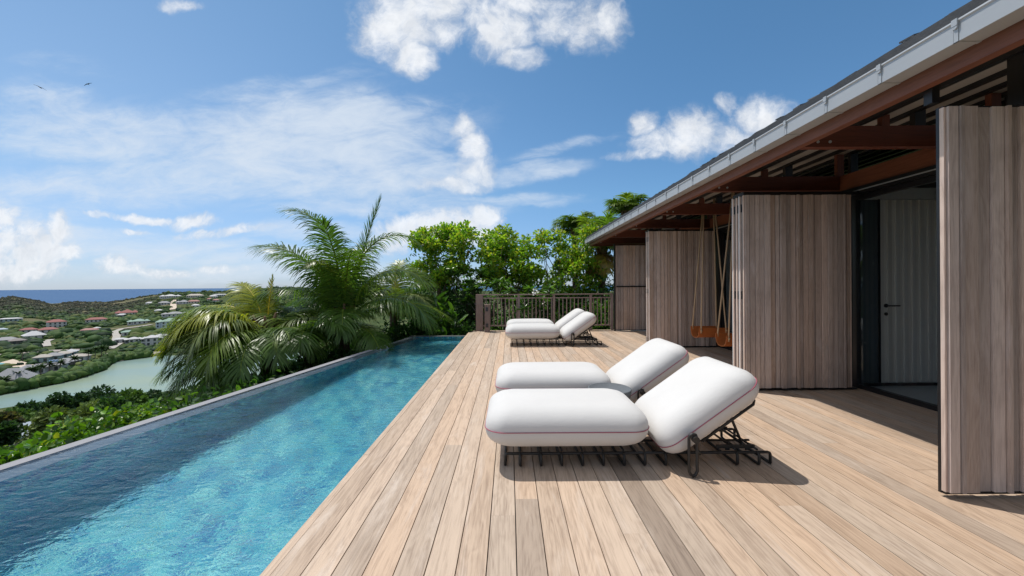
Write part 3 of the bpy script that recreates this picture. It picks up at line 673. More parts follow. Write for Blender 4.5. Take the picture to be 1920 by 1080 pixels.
def crown_points(centre, radii, n_lobes, n, lobe=0.42, shell=0.45):
    """leaf places: lobes spread through an ellipsoid, leaves nearer their surface"""
    lc = unit(n_lobes) * (rng.random((n_lobes, 1)) ** 0.5) * 0.78
    lr = rng.uniform(0.6, 1.25, n_lobes) * lobe
    i = rng.choice(n_lobes, n, p=lr ** 2 / (lr ** 2).sum())
    u = unit(n); rr = shell + (1 - shell) * rng.random((n, 1)) ** 0.6
    p = lc[i] + u * rr * lr[i][:, None]
    return p * np.array(radii) + np.array(centre), u, i, lc * np.array(radii) + np.array(centre)
def leafy(name, m, parent, pts, out_dir, L, W, pal, pvar=0.3, up=0.5, fold=0.25, curl=0.1, lobe=None):
    n = len(pts); dirv = out_dir * 0.8 + unit(n) * 0.75; dirv[:, 2] += 0.15
    nrm = unit(n) * 0.75; nrm[:, 2] += up + 0.4
    pal = np.array(pal); ci = pal[rng.integers(0, len(pal), n)] * (1 + rng.uniform(-pvar, pvar, (n, 1)))
    if lobe is not None: ci = ci * (0.80 + 0.4 * rng.random(lobe.max() + 1))[lobe][:, None]
    V, Fc, C = leaf_arrays(pts, dirv, nrm, L * rng.uniform(.65, 1.25, n), W * rng.uniform(.7, 1.2, n), ci, fold, curl)
    return mesh_obj(name, V, Fc, m, parent, C)
def branchy(name, parent, base, lobes, r0, m=None, trunk_top=0.45, c=(1, 1, 1, 0), stems=1, wob=0.08):
    mb = MB(); base = Vector(base); lobes = [Vector(x) for x in lobes]
    cen = sum(lobes, Vector()) / len(lobes)
    for s_ in range(stems):
        b = base + Vector((random.uniform(-.12, .12), random.uniform(-.12, .12), 0)) * (stems > 1)
        top = b.lerp(Vector((cen.x + random.uniform(-.3, .3) * (stems > 1), cen.y, cen.z)), trunk_top)
        pts = [b.lerp(top, k / 5) + Vector((random.uniform(-wob, wob), random.uniform(-wob, wob), 0)) * (k > 0) * r0 * 8 for k in range(6)]
        mb.tube(pts, [r0 * (1 - .09 * k) for k in range(6)], 8, c=c)
        for l in lobes[s_::stems]:
            mid = pts[-1].lerp(l, .5) + Vector((random.uniform(-.1, .1), random.uniform(-.1, .1), random.uniform(-.05, .1))) * (l - pts[-1]).length
            mb.tube([pts[-1], mid, l], [r0 * .5, r0 * .3, r0 * .12], 6, c=c)
    return mb.build(name, m or M['bark'], parent, True)

# ---------------------------------------------------------------- wood below the house: each crown one tree
TREE_PAL = {'dark': [(0.026, 0.062, 0.026), (0.038, 0.085, 0.030)], 'mid': [(0.065, 0.13, 0.028), (0.090, 0.165, 0.034)],
            'olive': [(0.13, 0.185, 0.055), (0.165, 0.22, 0.07)], 'brown': [(0.085, 0.075, 0.045), (0.06, 0.075, 0.03)]}
def wood_tree(px, py, Y, wpx, kind, label, n=2600):
    u, v = uv(px, py); X = u * Y; zt = H0 + v * Y; rx = wpx / 2 / F * Y; gz = float(land(X, Y)); h = max(zt - gz, rx * .9)
    o = thing('broadleaf_tree', label, 'tree', (X, Y, zt - h), 'trees on the slope below the pool')
    rz = min(rx * .78, h * .5)
    pts, outd, li, lc = crown_points((X, Y, zt - rz), (rx, rx, rz), 16, n, .46, .55)
    branchy('trunk', o, (X, Y, zt - h - .4), lc[:7], .06 + rx * .05)
    leafy('crown', M['far_leaf'] if Y > 45 else M['leaf'], o, pts, outd, .30 + Y * .0052, .16 + Y * .0034, TREE_PAL[kind], .35, .5, .2, .1, li)
wt = [
    (12, 768, 62, 70, 'mid', 'green tree against the pale lagoon at the left edge of the photo'),
    (44, 757, 70, 60, 'dark', 'dark green tree by the lagoon, second from the left edge'),
    (78, 752, 74, 62, 'dark', 'dark tree on the lagoon shore above the olive bushes'),
    (110, 742, 76, 60, 'dark', 'dark spiky-topped tree left of the tallest dark one'),
    (150, 733, 78, 62, 'dark', 'dark green tree with the left part of the tallest lagoon-shore crown'),
    (185, 729, 78, 70, 'dark', 'tallest dark green tree standing against the lagoon'),
    (222, 732, 76, 60, 'dark', 'dark tree at the right shoulder of the tallest lagoon-shore one'),
    (252, 732, 52, 88, 'mid', 'broad rounded mid-green tree left of the palm fronds'),
    (292, 730, 66, 60, 'dark', 'dark tree half hidden by the drooping palm fronds'),
    (326, 738, 60, 70, 'mid', 'green tree mostly behind the left palm fronds by the lagoon'),
    (14, 786, 60, 60, 'mid', 'green tree below the leftmost lagoon-shore crown'),
    (58, 776, 72, 64, 'olive', 'olive bushy tree beneath the dark lagoon-shore trees at left'),
    (92, 774, 46, 76, 'olive', 'pale olive tree in the middle of the slope above the hedge'),
    (130, 762, 52, 70, 'dark', 'dark green tree between the olive tree and the lagoon'),
    (176, 757, 46, 84, 'olive', 'light olive bushy tree in front of the tallest dark tree'),
    (214, 756, 40, 66, 'dark', 'dark green tree under the broad rounded one'),
    (262, 765, 34, 80, 'mid', 'mid-green tree just above the hedge beside the palm'),
    (2, 800, 34, 44, 'dark', 'dark green tree just above the hedge at the left edge'),
    (2, 780, 40, 40, 'brown', 'brownish bare-twigged tree at the left edge of the slope'),
    (112, 800, 34, 80, 'dark', 'dark tree right behind the hedge, right of the blue-grey roof'),
    (150, 788, 36, 74, 'olive', 'olive tree right behind the middle of the hedge'),
    (205, 782, 30, 70, 'mid', 'mid-green tree right behind the hedge under the light olive tree'),
    (6, 842, 30, 46, 'mid', 'green tree right behind the left end of the hedge'),
    (360, 730, 40, 90, 'mid', 'green tree behind the left palm'), (420, 700, 36, 90, 'mid', 'green tree hidden behind the left palm crown'),
]
wt += [(566, 664, 34, 130, 'dark', 'dark tree down the slope, glimpsed between the trunks of the two large palms'), (640, 650, 36, 110, 'dark', 'dark tree down the slope behind the trunk of the tallest palm'), (338, 734, 55, 80, 'dark', 'dark tree showing between the low fronds of the left palm'), (392, 722, 50, 90, 'mid', 'green tree behind the drooping fronds, right of the lagoon view')]
for a in wt: wood_tree(*a)
# palms dotted about the resort
def far_palm(px, py, h, label):
    gx, gy, gz = ground_hit(px, py); o = thing('distant_palm', label, 'palm tree', (gx, gy, gz), 'palms among the resort roofs')
    mb = MB(); mb.tube([(gx, gy, gz - .3), (gx + .3, gy, gz + h)], [.22, .16], 6); mb.build('trunk', M['bark'], o)
    n = 60; a = rng.uniform(0, 6.28, n); e = rng.uniform(-.5, 1.1, n)
    dv = np.stack([np.cos(a) * np.cos(e), np.sin(a) * np.cos(e), np.sin(e)], -1)
    V, Fc, C = leaf_arrays(np.tile(np.array([[gx + .3, gy, gz + h]]), (n, 1)), dv, np.tile([[0, 0, 1.0]], (n, 1)) + unit(n) * .2, rng.uniform(1.9, 3.0, n), np.full(n, .55), np.tile([[0.035, 0.07, 0.025]], (n, 1)) * rng.uniform(.6, 1.4, (n, 1)), -.15, .35)
    mesh_obj('crown', V, Fc, M['far_leaf'], o, C)
for i, (px, py, h, lb) in enumerate([(34, 722, 5, 'small palm in front of the big grey hip roof on the spit'), (6, 728, 4, 'small palm at the left edge in front of the resort'),
        (76, 706, 5, 'palm right of the biggest pavilion, before the middle roofs'), (92, 700, 5, 'palm left of the pavilion with solar panels'), (60, 711, 5, 'palm between the biggest pavilion and the lagoon belt'),
        (140, 692, 6, 'palm in front of the long grey-roofed wing'), (165, 681, 7, 'palm left of the dark palm cluster at the end of the spit'), (178, 676, 7, 'tallest palm of the dark cluster at the end of the spit'),
        (190, 673, 7, 'palm in the middle of the cluster at the end of the spit'), (198, 670, 6, 'last palm at the right tip of the spit'), (42, 676, 6, 'palm standing alone left of the back row of bungalows'), (112, 697, 5, 'small palm by the white wall under the solar panels')]):
    far_palm(px, py, h, lb)
# ================================================================== DECK AND POOL
DX0, DX1, DY0, DY1 = -1.175, 4.46, -1.2, 11.42
def build_deck():
    mb = MB(); pitch, gap = 0.1445, 0.0055; x = DX0; k = 0
    while x < DX1 - 0.02:
        x1 = min(x + (pitch * (0.34 if k == 0 else 1)), DX1) - (0.002 if k == 0 else gap)
        y = DY0 - random.uniform(0, 2.5)
        while y < DY1:
            y1 = min(y + random.uniform(3.4, 6.2), DY1); s = random.random()
            c = tint(1.0, .10, .05) if s < .86 else (tint(.80, .06, .0) if s < .875 else tint(1.07, .06, .04))
            if s >= .86 and s < .875: c = (c[0] * .93, c[1] * 1.0, c[2] * 1.08, c[3])
            xm, ym = (x + x1) / 2, (y + y1) / 2
            for bx, b0, b1, g in ((.88, 0, 3.0, .62), (1.31, 0, 2.9, .78), (.10, 0, 2.42, .76), (2.62, 0, 9, .86)):
                if abs(xm - bx) < .0725 and b0 <= y < b1:
                    if y1 > b1 and b1 < 5: y1 = b1
                    c = (g * .97, g, g * 1.04, random.random())
            dz = random.uniform(-.0012, .0006)
            if y1 > DY0: mb.box((x, max(y, DY0) + .0008, -0.028), (x1, y1 - .0008, dz), c)
            y = y1
        x += pitch * (0.34 if k == 0 else 1); k += 1
    tag(mb.build('timber_deck', M['deck']), kind='structure')
    u = MB(); u.box((DX0 + .05, DY0, -0.9), (DX1, DY1 - .02, -0.036)); tag(u.build('deck_substructure', M['dark']), kind='structure')
random.seed(2024); build_deck(); random.seed(31)
def wallx(Y): return -4.49 + .178 * Y                      # outer edge of the infinity wall
WZ, PY0, PY1 = -0.03, -0.8, 10.2
pool = thing('infinity_pool', 'long mosaic infinity pool with a slanting grey overflow edge beside the deck', 'pool', (-2.5, 5, 0))
def build_pool():
    ys = np.linspace(PY0, PY1, 30); fl = lambda y: WZ - max(.50, 1.46 - .105 * max(y, 0.4))
    cop, led = .115, .20
    lm_ = MB(); lv = []
    for y in ys: xo = wallx(y) + cop; lv += [(xo, y, WZ - .05), (xo + led, y, WZ - .055)]
    lm_.add(lv, [(i * 2, i * 2 + 1, i * 2 + 3, i * 2 + 2) for i in range(len(ys) - 1)]); ow = lm_.build('overflow_wall', simple('grey_pool_stone', (.17, .165, .22), .6, .2, 12), pool); ow.cycles.is_caustics_receiver = True
    b = MB(); vs = []
    for y in ys:
        xo = wallx(y) + cop + led; vs += [(xo, y, WZ - .055), (xo + .002, y, fl(y)), (DX0 + .045, y, fl(y)), (DX0 + .046, y, -.03)]
    fs = [(i * 4 + k, i * 4 + k + 1, i * 4 + k + 5, i * 4 + k + 4) for i in range(len(ys) - 1) for k in range(3)]
    e = len(vs); xo = wallx(PY1) + cop
    vs += [(xo, PY1, -1.2), (DX0 + .046, PY1, -1.2), (DX0 + .046, PY1, -.02), (xo, PY1, -.02)]; fs.append((e, e + 1, e + 2, e + 3))
    b.add(vs, fs); b.build('basin', M['mosaic'], pool).cycles.is_caustics_receiver = True
    c = MB(); vs = []
    for y in ys:
        xo = wallx(y); vs += [(xo, y, -1.7), (xo, y, WZ + .004), (xo + cop, y, WZ + .0015), (xo + cop, y, WZ - .06)]
    c.add(vs, [(i * 4 + k, i * 4 + k + 1, i * 4 + k + 5, i * 4 + k + 4) for i in range(len(ys) - 1) for k in range(3)]); c.build('coping', M['coping'], pool)
    d_ = MB(); d_.box((wallx(PY1), PY1 + .004, -1.6), (DX0 + .04, PY1 + .20, WZ + .02)); d_.build('end_wall', simple('dark_stone_wall', (.055, .06, .06), .7, .3, 6, .3), pool)
    wv = MB(); n = 24; vs = []
    for y in (PY0, PY1): vs += [(wallx(y) + .117, y, WZ), (DX0 + .044, y, WZ)]
    wv.add(vs, [(0, 1, 3, 2)]); pw = tag(wv.build('pool_water', M['pool_water'], None, True), kind='structure'); pw.cycles.is_caustics_caster = True
build_pool()

# ================================================================== THE VILLA
villa = thing('villa', 'low villa with a slate roof, red-brown timber eaves and greyed folding timber shutters', 'house', (3.5, 5, 0))
EX, ZG0, ZG1 = 2.50, H0 + 2.5 / 1.87, H0 + 2.5 / 1.72      # gutter: outer x, bottom and top
YE, YS = 12.55, -3.0
def gut_profile(x0, x1):  # open box gutter with a rolled lip
    return [(x1, ZG1 - .01), (x1, ZG0), (x0, ZG0), (x0, ZG1 - .012), (x0 - .008, ZG1 - .004), (x0 - .006, ZG1 + .006), (x0 + .006, ZG1 + .006), (x0 + .009, ZG1 - .006), (x0 + .004, ZG1 - .012), (x0 + .004, ZG0 + .004), (x1 - .004, ZG0 + .004), (x1 - .004, ZG1 - .01)]
def build_roof():
    tanp = math.tan(R(17)); th = .06
    def rz(x): return H0 + 1.535 + (x - 2.53) * tanp
    r = MB(); x0, xr = 2.53, 9.0; ye = YE + .03; zt = rz(xr); yr = ye - (xr - x0)
    top = [(x0, YS, rz(x0)), (x0, ye, rz(x0)), (xr, yr, zt), (xr, YS, zt), (2 * xr - x0, ye, rz(x0)), (2 * xr - x0, YS, rz(x0))]
    bot = [(a, b, c - th) for a, b, c in top]
    r.add(top + bot, [(0, 3, 2, 1), (1, 2, 4), (3, 5, 4, 2), (6, 7, 8, 9), (7, 10, 8), (9, 8, 10, 11), (0, 1, 7, 6), (1, 4, 10, 7)])
    roof = r.build('roof', M['slate'], villa)
    sl = MB()                                               # the ragged eave courses of split slates
    for crs, (off, lift) in enumerate(((.070, -.040), (.064, -.028), (.058, -.014), (.060, .0), (.075, .012))):
        y = YS
        while y < ye:
            w_ = random.uniform(.06, .17); t_ = random.uniform(.005, .016); x = x0 - .035 + off + random.uniform(-.014, .014); z = rz(x0) + lift + random.uniform(-.009, .010) + (off - .06) * tanp
            dz = random.uniform(-.012, .012); e2 = min(y + w_ - .006, ye); g = random.uniform(.6, 2.6) if random.random() < .85 else 4.5
            L = .3; c = (g, g, g * 1.02, 0)
            p = [(x, y, z), (x + random.uniform(-.008, .008), e2, z + dz), (x + L, e2, z + L * tanp + dz), (x + L, y, z + L * tanp)]
            q = [(a, b, cc + t_) for a, b, cc in p]
            sl.add(p + q, [(3, 2, 1, 0), (4, 5, 6, 7), (0, 1, 5, 4), (1, 2, 6, 5), (2, 3, 7, 6), (3, 0, 4, 7)], c); y += w_
    sl.build('slate_edge', M['slate'], roof)
    fl = MB(); fl.box((2.535, YS, ZG1 - .03), (2.60, YE, H0 + 1.492)); fl.build('flashing', simple('dark_blue_flashing', (.045, .055, .07), .5, .1), roof)
    g = MB(); pr = gut_profile(EX, 2.627); n = len(pr)
    g.add([(x, YS, z) for x, z in pr] + [(x, YE, z) for x, z in pr], [(i, (i + 1) % n, n + (i + 1) % n, n + i) for i in range(n)] + [tuple(range(n)), tuple(range(n, 2 * n))[::-1]])
    pe = [(YE + .127 - (x - EX), z) for x, z in pr]
    g.add([(2.5, y, z) for y, z in pe] + [(9.0, y, z) for y, z in pe], [(n + i, n + (i + 1) % n, (i + 1) % n, i) for i in range(n)])
    g.box((EX, YE - .001, ZG0 - .0005), (EX + .004, YE + .127, ZG1))
    gut = g.build('gutter', M['zinc'], villa)
    k = 0; y = .44 * 4 - .06
    while y < YE:
        b = MB(); b.box((EX - .004, y - .011, ZG0 - .004), (EX - .0005, y + .011, ZG1 + .002)); b.box((EX - .004, y - .011, ZG0 - .004), (2.627, y + .011, ZG0 - .0005))
        b.box((EX - .014, y - .014, ZG1 - .028), (EX - .004, y + .014, ZG1 + .010)); b.tube([(EX - .012, y, ZG1 - .034), (EX - .004, y, ZG1 - .034)], .013, 10)
        b.box((EX - .0052, y + .011, ZG0 - .003), (EX - .0010, y + .0145, ZG1)); 
        b.build('gutter_bracket', M['zinc'], gut); y += .44
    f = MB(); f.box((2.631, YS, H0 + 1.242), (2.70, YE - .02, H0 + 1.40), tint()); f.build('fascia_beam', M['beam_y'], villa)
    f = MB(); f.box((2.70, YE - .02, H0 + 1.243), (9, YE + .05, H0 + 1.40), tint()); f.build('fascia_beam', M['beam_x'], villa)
    s = MB(); zs = lambda x: H0 + 1.40 + (x - 2.70) * .19
    s.add([(2.70, YS, zs(2.7)), (2.70, YE, zs(2.7)), (8.9, YE, zs(8.9)), (8.9, YS, zs(8.9))], [(0, 1, 2, 3)]); s.build('soffit', M['soffit'], villa)
    x = 2.86
    while x < 7.5:
        b = MB(); b.bar((x, YS, zs(x) - .022), (x, YE - .05, zs(x) - .022), .045, .034); b.build('batten', M['black'], villa); x += .44
build_roof()
BY = [1.86, 3.5, 5.15, 6.85, 8.5, 10.15, 11.8]
def build_frame():
    zb = H0 + 1.24; zs = lambda x: H0 + 1.40 + (x - 2.70) * .19
    for i, y in enumerate(BY):
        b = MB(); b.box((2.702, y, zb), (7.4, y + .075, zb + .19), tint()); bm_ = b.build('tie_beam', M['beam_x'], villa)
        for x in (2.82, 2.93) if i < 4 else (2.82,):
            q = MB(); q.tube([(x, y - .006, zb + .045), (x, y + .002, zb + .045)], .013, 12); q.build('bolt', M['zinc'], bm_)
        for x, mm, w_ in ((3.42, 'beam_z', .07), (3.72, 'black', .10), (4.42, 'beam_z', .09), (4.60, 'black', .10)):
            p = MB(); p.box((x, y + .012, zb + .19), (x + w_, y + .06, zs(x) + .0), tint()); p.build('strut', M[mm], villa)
    b = MB(); b.box((4.44, YS, H0 + 1.22), (4.52, 11.2, H0 + 1.425), tint()); b.build('wall_plate_beam', M['beam_y'], villa)
    b = MB(); b.box((4.42, YS, 2.47), (4.54, 11.2, 2.567)); b.build('door_track', M['black'], villa)
    b = MB(); b.box((4.408, YS, 2.512), (4.4195, 11.2, 2.524)); b.build('track_lip', M['zinc'], villa)
    b = MB(); b.box((2.715, 2.46, 2.5), (2.765, 2.51, H0 + 1.40)); b.build('post', M['black'], villa)
    b = MB(); b.box((3.30, 2.46, 2.5), (3.46, 2.54, H0 + 1.60)); b.build('post', M['black'], villa)
build_frame()
def shutter(x0, x1, y0, zb=.036, zt=2.44, depth=.052, left_light=True, bars=(), hinge=False, n=24):
    """one folding leaf: dark frame faced with upright boards of uneven depth"""
    f = MB(); f.box((x0, y0 + .018, zb - .02), (x1, y0 + depth - .014, zt + .012))
    fr = f.build('shutter_panel', M['black'], villa)
    s = MB(); x = x0; k = 0; wd = (x1 - x0) / n
    ws = [random.choice((.45, .6, .9, 1.0, 1.15, 1.35)) for _ in range(n)]; tot = sum(ws)
    for k in range(n):
        w_ = ws[k] / tot * (x1 - x0); dd = random.choice((-.016, -.008, 0.0, .012))
        cr = random.random(); c = tint(1.0, .20, .06) if cr < .85 else tint(.76, .08, .07)
        s.box((x + .004, y0 + dd, zb), (x + w_ - .004, y0 + .020, zt), c)
        s.box((x + .0015, y0 + depth - .016, zb), (x + w_ - .0015, y0 + depth - dd * .5, zt), c); x += w_
    s.box((x0 - .012, y0 + .006, zb), (x0 - .0005, y0 + .030, zt), tint(1.15))
    s.build('boards', M['shutter'], fr)
    e = MB(); e.box((x0 - .009, y0 + .034, zb - .018), (x0 - .0008, y0 + depth - .004, zt + .01)); e.build('edge_strip', M['edge'] if left_light else M['black'], fr)
    for z in bars:
        b = MB(); b.box((x0 + .02, y0 - .036, z - .018), (x1, y0 - .022, z + .018)); b.build('crossbar', M['black'], fr)
    if hinge:
        for z in (.16, 1.2, 2.3):
            h = MB(); h.tube([(x0 - .010, y0 + depth + .006, z - .05), (x0 - .010, y0 + depth + .006, z + .05)], .008, 8); h.build('hinge', M['black'], fr)
    return fr
shutter(2.722, 4.12, 2.385, .042, 2.44, .056, False, n=24)
for k in range(4): shutter(2.955, 4.30, 4.81 + k * .072, .036, 2.455, .052, k % 2 == 1, hinge=True)
for k in range(3): shutter(2.965, 4.35, 8.10 + k * .072, .036, 2.46, .052, k % 2 == 0, hinge=True)
shutter(3.05, 4.45, 11.05, .04, 2.46, .052, False, bars=(1.28,), n=18)
b = MB(); b.box((3.015, 11.02, .0), (3.047, 11.10, 2.50)); b.build('post', M['black'], villa)
for x0, x1, y in ((2.95, 4.4, 4.83), (2.96, 4.4, 8.12)):
    b = MB(); b.box((x0, y, 2.462), (x1, y + .22, 2.50)); b.build('shutter_track', M['black'], villa)
    b = MB(); b.box((x0 + .02, y + .03, .0), (x1, y + .2, .012)); b.build('floor_track', M['black'], villa)
def build_rooms():
    fl = MB(); fl.box((4.47, YS, -.06), (8.0, 11.1, -.012)); fl.build('interior_floor', M['floor_in'], villa)
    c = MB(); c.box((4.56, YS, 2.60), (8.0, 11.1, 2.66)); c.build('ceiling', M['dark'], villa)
    wl = MB(); wl.box((7.9, YS, -.05), (8.0, 11.1, 2.60)); wl.box((4.46, 11.12, -.3), (8.0, 11.2, 3.0)); wl.box((4.56, YS, -.05), (7.9, YS + .1, 2.6)); wl.build('wall', M['wall_in'], villa)
    p = MB(); p.box((4.60, 5.09, -.01), (4.885, 5.10, 2.45)); p.build('side_panel', simple('dark_blue_grey_glass', (.09, .11, .12), .25, .1), villa); p = MB(); p.box((4.60, 5.085, 2.45), (7.9, 5.15, 2.60)); p.box((6.2, 5.09, -.01), (7.9, 5.15, 2.45)); p.build('partition', M['wall_in'], villa)
    d_ = MB(); x = 4.895
    while x < 6.19:
        w_ = min(.0535, 6.195 - x); d_.box((x + .001, 5.07 + (.016 if int(round((x - 4.895) / .0535)) % 2 else 0), .03), (x + w_ - .001, 5.11, 2.44), tint(1.0 if int(round((x - 4.895) / .0535)) % 2 else .80, .05, .01)); x += .0535
    dr = d_.build('interior_door', M['door_white'], villa)
    h = MB(); h.tube([(4.965, 5.065, 1.045), (4.965, 5.02, 1.045), (4.975, 5.015, 1.045), (5.10, 5.015, 1.045)], .010, 8); h.tube([(4.965, 5.068, 1.045), (4.965, 5.058, 1.045)], .026, 16); h.build('handle', M['black'], dr)
    h = MB(); h.tube([(4.965, 5.068, .935), (4.965, 5.058, .935)], .022, 16); h.build('lock', M['black'], dr)
    fr = MB(); fr.box((4.886, 5.062, .0), (4.894, 5.09, 2.45)); fr.build('door_frame', M['black'], villa)
    sk = MB(); sk.box((4.60, 5.055, -.011), (6.2, 5.068, .028)); sk.build('threshold', M['black'], villa)
    # sliding glass along the front
    for y0, y1 in ((-1.9, -.2), (-.2, 1.5), (1.5, 3.2), (3.2, 4.985), (5.25, 6.65), (6.65, 8.05), (8.36, 9.7), (9.7, 11.0)):
        f = MB(); z0, z1 = -.008, 2.468
        for a, q in (((4.455, y0, z0), (4.515, y0 + .055, z1)), ((4.455, y1 - .055, z0), (4.515, y1, z1)), ((4.456, y0 + .055, z0), (4.514, y1 - .055, z0 + .06)), ((4.456, y0 + .055, z1 - .06), (4.514, y1 - .055, z1))): f.box(a, q)
        fr = f.build('glass_door', M['black'], villa)
        g = MB(); g.box((4.483, y0 + .054, z0 + .058), (4.489, y1 - .054, z1 - .058)); g.build('pane', M['glass'], fr)
    for a, q_ in (((4.46, 5.0, -.005), (4.556, 5.249, 2.468)), ((4.44, 8.06, -.005), (4.54, 8.35, 2.468))): q = MB(); q.box(a, q_); q.build('post', M['black'], villa)
build_rooms()

# ================================================================== LOUNGERS
def rrect(hx, hy, rc, n=14):
    pts = []
    for cx, cy, a0 in ((hx - rc, hy - rc, 0), (-hx + rc, hy - rc, 90), (-hx + rc, -hy + rc, 180), (hx - rc, -hy + rc, 270)):
        pts += [(cx + rc * math.cos(R(a0 + 90 * k / n)), cy + rc * math.sin(R(a0 + 90 * k / n))) for k in range(n + 1)]
    # extra points along the straight sides so the skin can sag
    out = []
    for i, p in enumerate(pts):
        q = pts[(i + 1) % len(pts)]; out.append(p); L = math.hypot(q[0] - p[0], q[1] - p[1])
        m_ = int(L / .07)
        out += [(p[0] + (q[0] - p[0]) * k / m_, p[1] + (q[1] - p[1]) * k / m_) for k in range(1, m_)]
    return out
def cushion(hx, hy, T, rc=.15, Rr=.17, crown=.022):
    o = rrect(hx, hy, rc); n = len(o); rings = []
    def inset(dd):
        k = rrect(hx - dd, hy - dd, max(rc - dd * .8, .03)); 
        if len(k) != n:                               # keep one count per ring
            k = [(x * (hx - dd) / hx, y * (hy - dd) / hy) for x, y in o]
        return k
    def ring(dd, z): 
        k = [(x * (hx - dd) / hx, y * (hy - dd) / hy) for x, y in o]
        return [(x, y, z) for x, y in k]
    def side(sg):
        rs = []
        for j in range(1, 9):
            a = j / 8 * math.pi / 2; rs.append(ring(Rr * (1 - math.cos(a)), sg * T * (math.sin(a) ** 0.86)))
        for s_ in (.82, .62, .40, .2):
            rs.append([(x * s_ * (hx - Rr) / hx, y * s_ * (hy - Rr) / hy, sg * (T + crown * (1 - s_ * s_))) for x, y in o])
        return rs
    up, dn = side(1), side(-1)
    allr = dn[::-1] + [[(x, y, 0) for x, y in o]] + up
    vs = [p for r_ in allr for p in r_]; fs = []
    for i in range(len(allr) - 1):
        for k in range(n): fs.append((i * n + k, i * n + (k + 1) % n, (i + 1) * n + (k + 1) % n, (i + 1) * n + k))
    b0 = len(vs); vs += [(0, 0, -T - crown), (0, 0, T + crown)]; l0 = (len(allr) - 1) * n
    for k in range(n): fs.append((b0, (k + 1) % n, k)); fs.append((b0 + 1, l0 + k, l0 + (k + 1) % n))
    # soft dents and puckers near the corners
    out = []
    for x, y, z in vs:
        cxn = max(0, abs(x) / hx - .62) * max(0, abs(y) / hy - .5); w_ = math.sin(x * 47 + y * 31) * math.cos(y * 53 - x * 17)
        k = 1 + .012 * math.sin(x * 5.1 + y * 3.7) * math.cos(y * 6.3)
        out.append((x, y, z * k + math.copysign(.030, z) * cxn * w_ * (abs(z) / T)))
    return out, fs, [(x, y, 0) for x, y in o]
def lounger():
    root = thing('sun_lounger', None, None)
    RT = .0105
    f = MB()
    for y in (.145, .60): f.tube([(.145, y, .012), (.145, y, .075), (.150, y, .087), (.162, y, .092), (2.10, y, .092), (2.113, y, .087), (2.118, y, .075), (2.118, y, .012)], RT, 8)
    for x in (.145, 2.118): f.tube([(x, .145, .0115), (x, .60, .0115)], RT, 8)
    f.tube([(.16, .37, .091), (2.10, .37, .091)], RT * .9, 8)
    f.build('base_frame', M['iron'], root, True)
    for x in [.257 + .1535 * k for k in range(8)] + [1.50, 1.86, 2.02]:
        r_ = MB(); r_.tube([(x, .150, .092), (x, .127, .088), (x, .120, .075), (x, .120, .028), (x, .125, .015), (x, .137, .0112), (x, .608, .0112), (x, .62, .015), (x, .625, .028), (x, .625, .075), (x, .618, .088), (x, .595, .092)], RT, 8)
        r_.tube([(x, .145, .112), (x, .60, .112)], RT * .8, 6)
        r_.build('rung', M['iron'], root, True)
    for y in (-.045, .785):                              # the tall pivot loops at the sides
        l = MB(); xs0, xs1 = 1.425, 1.482
        path = [(xs0, y, .045), (xs0 + .0, y, .27), (xs0 + .006, y, .292), (xs0 + .028, y, .305), (xs0 + .047, y, .298), (xs1 - .004, y, .28), (xs1 + .004, y, .26), (xs1, y, .22), (xs1, y, .045), (xs1 - .010, y, .022), (xs0 + .028, y, .0108), (xs0 + .010, y, .022)]
        l.tube(path, RT, 8, True); lp = l.build('pivot_loop', M['iron'], root, True)
        k = MB(); k.tube([(1.468, y - .022, .268), (1.468, y + .012, .268)], .024, 16); k.build('knob', M['iron'], lp)
        k = MB(); yy = .10 if y < 0 else .64
        k.tube([(1.482, y, .20), (1.50, y, .165), (1.515, (y + yy) / 2, .150), (1.53, yy, .165)], RT * .9, 8); k.build('link', M['iron'], lp, True)
    # backrest carrier and its strut
    sl = math.atan2(.448, .63); ca, sa = math.cos(sl), math.sin(sl)
    cen = Vector((1.625, .37, .410)); T = .14
    def P(a, y, n_): return (cen.x + a * ca - n_ * sa, y, cen.z + a * sa + n_ * ca)
    bk = MB(); nb = -T + .004
    bk.tube([P(-.16, .07, nb), P(.30, .07, nb), P(.33, .10, nb), P(.33, .64, nb), P(.30, .67, nb), P(-.16, .67, nb), ], RT, 8)
    for a in (-.05, .08, .2): bk.tube([P(a, .07, nb), P(a, .67, nb)], RT * .8, 6)
    bk.build('back_frame', M['iron'], root, True)
    st = MB()
    for y in (.20, .54): st.tube([P(.16, y, nb), (1.94, y, .138)], RT, 8)
    st.tube([(1.94, .17, .138), (1.94, .575, .138)], RT, 8)
    st.tube([P(.16, .14, nb), P(.16, .60, nb)], RT, 8); st.build('strut', M['iron'], root, True)
    for y in (.19, .555):
        q = MB(); q.box((1.74, y - .006, .104), (2.03, y + .006, .130)); q.box((1.81, y - .005, .09), (1.84, y + .005, .1045)); q.box((1.96, y - .005, .09), (1.99, y + .005, .1045)); q.build('ratchet_bar', M['iron'], root)
    for nm, hx, T_, fn in (('seat_cushion', .604, .152, lambda x, y, z: (.602 + x, .37 + y, .302 + z)), ('back_cushion', .432, .142, None)):
        vs, fs, o = cushion(hx, .372, T_, .15 if nm[0] == 's' else .125, .185 if nm[0] == 's' else .160, .018 if nm[0] == 's' else .010)
        if fn is None: fn = lambda x, y, z: (cen.x + x * ca - z * sa, cen.y + y, cen.z + x * sa + z * ca)
        c = MB(); c.add([fn(*p) for p in vs], fs); co = c.build(nm, M['fabric'], root, True)
        p = MB(); p.tube([fn(x * 1.0035, y * 1.006, 0) for x, y, z in o], .0031, 6, True); p.build('piping', M['pipe'], co, True)
    return root
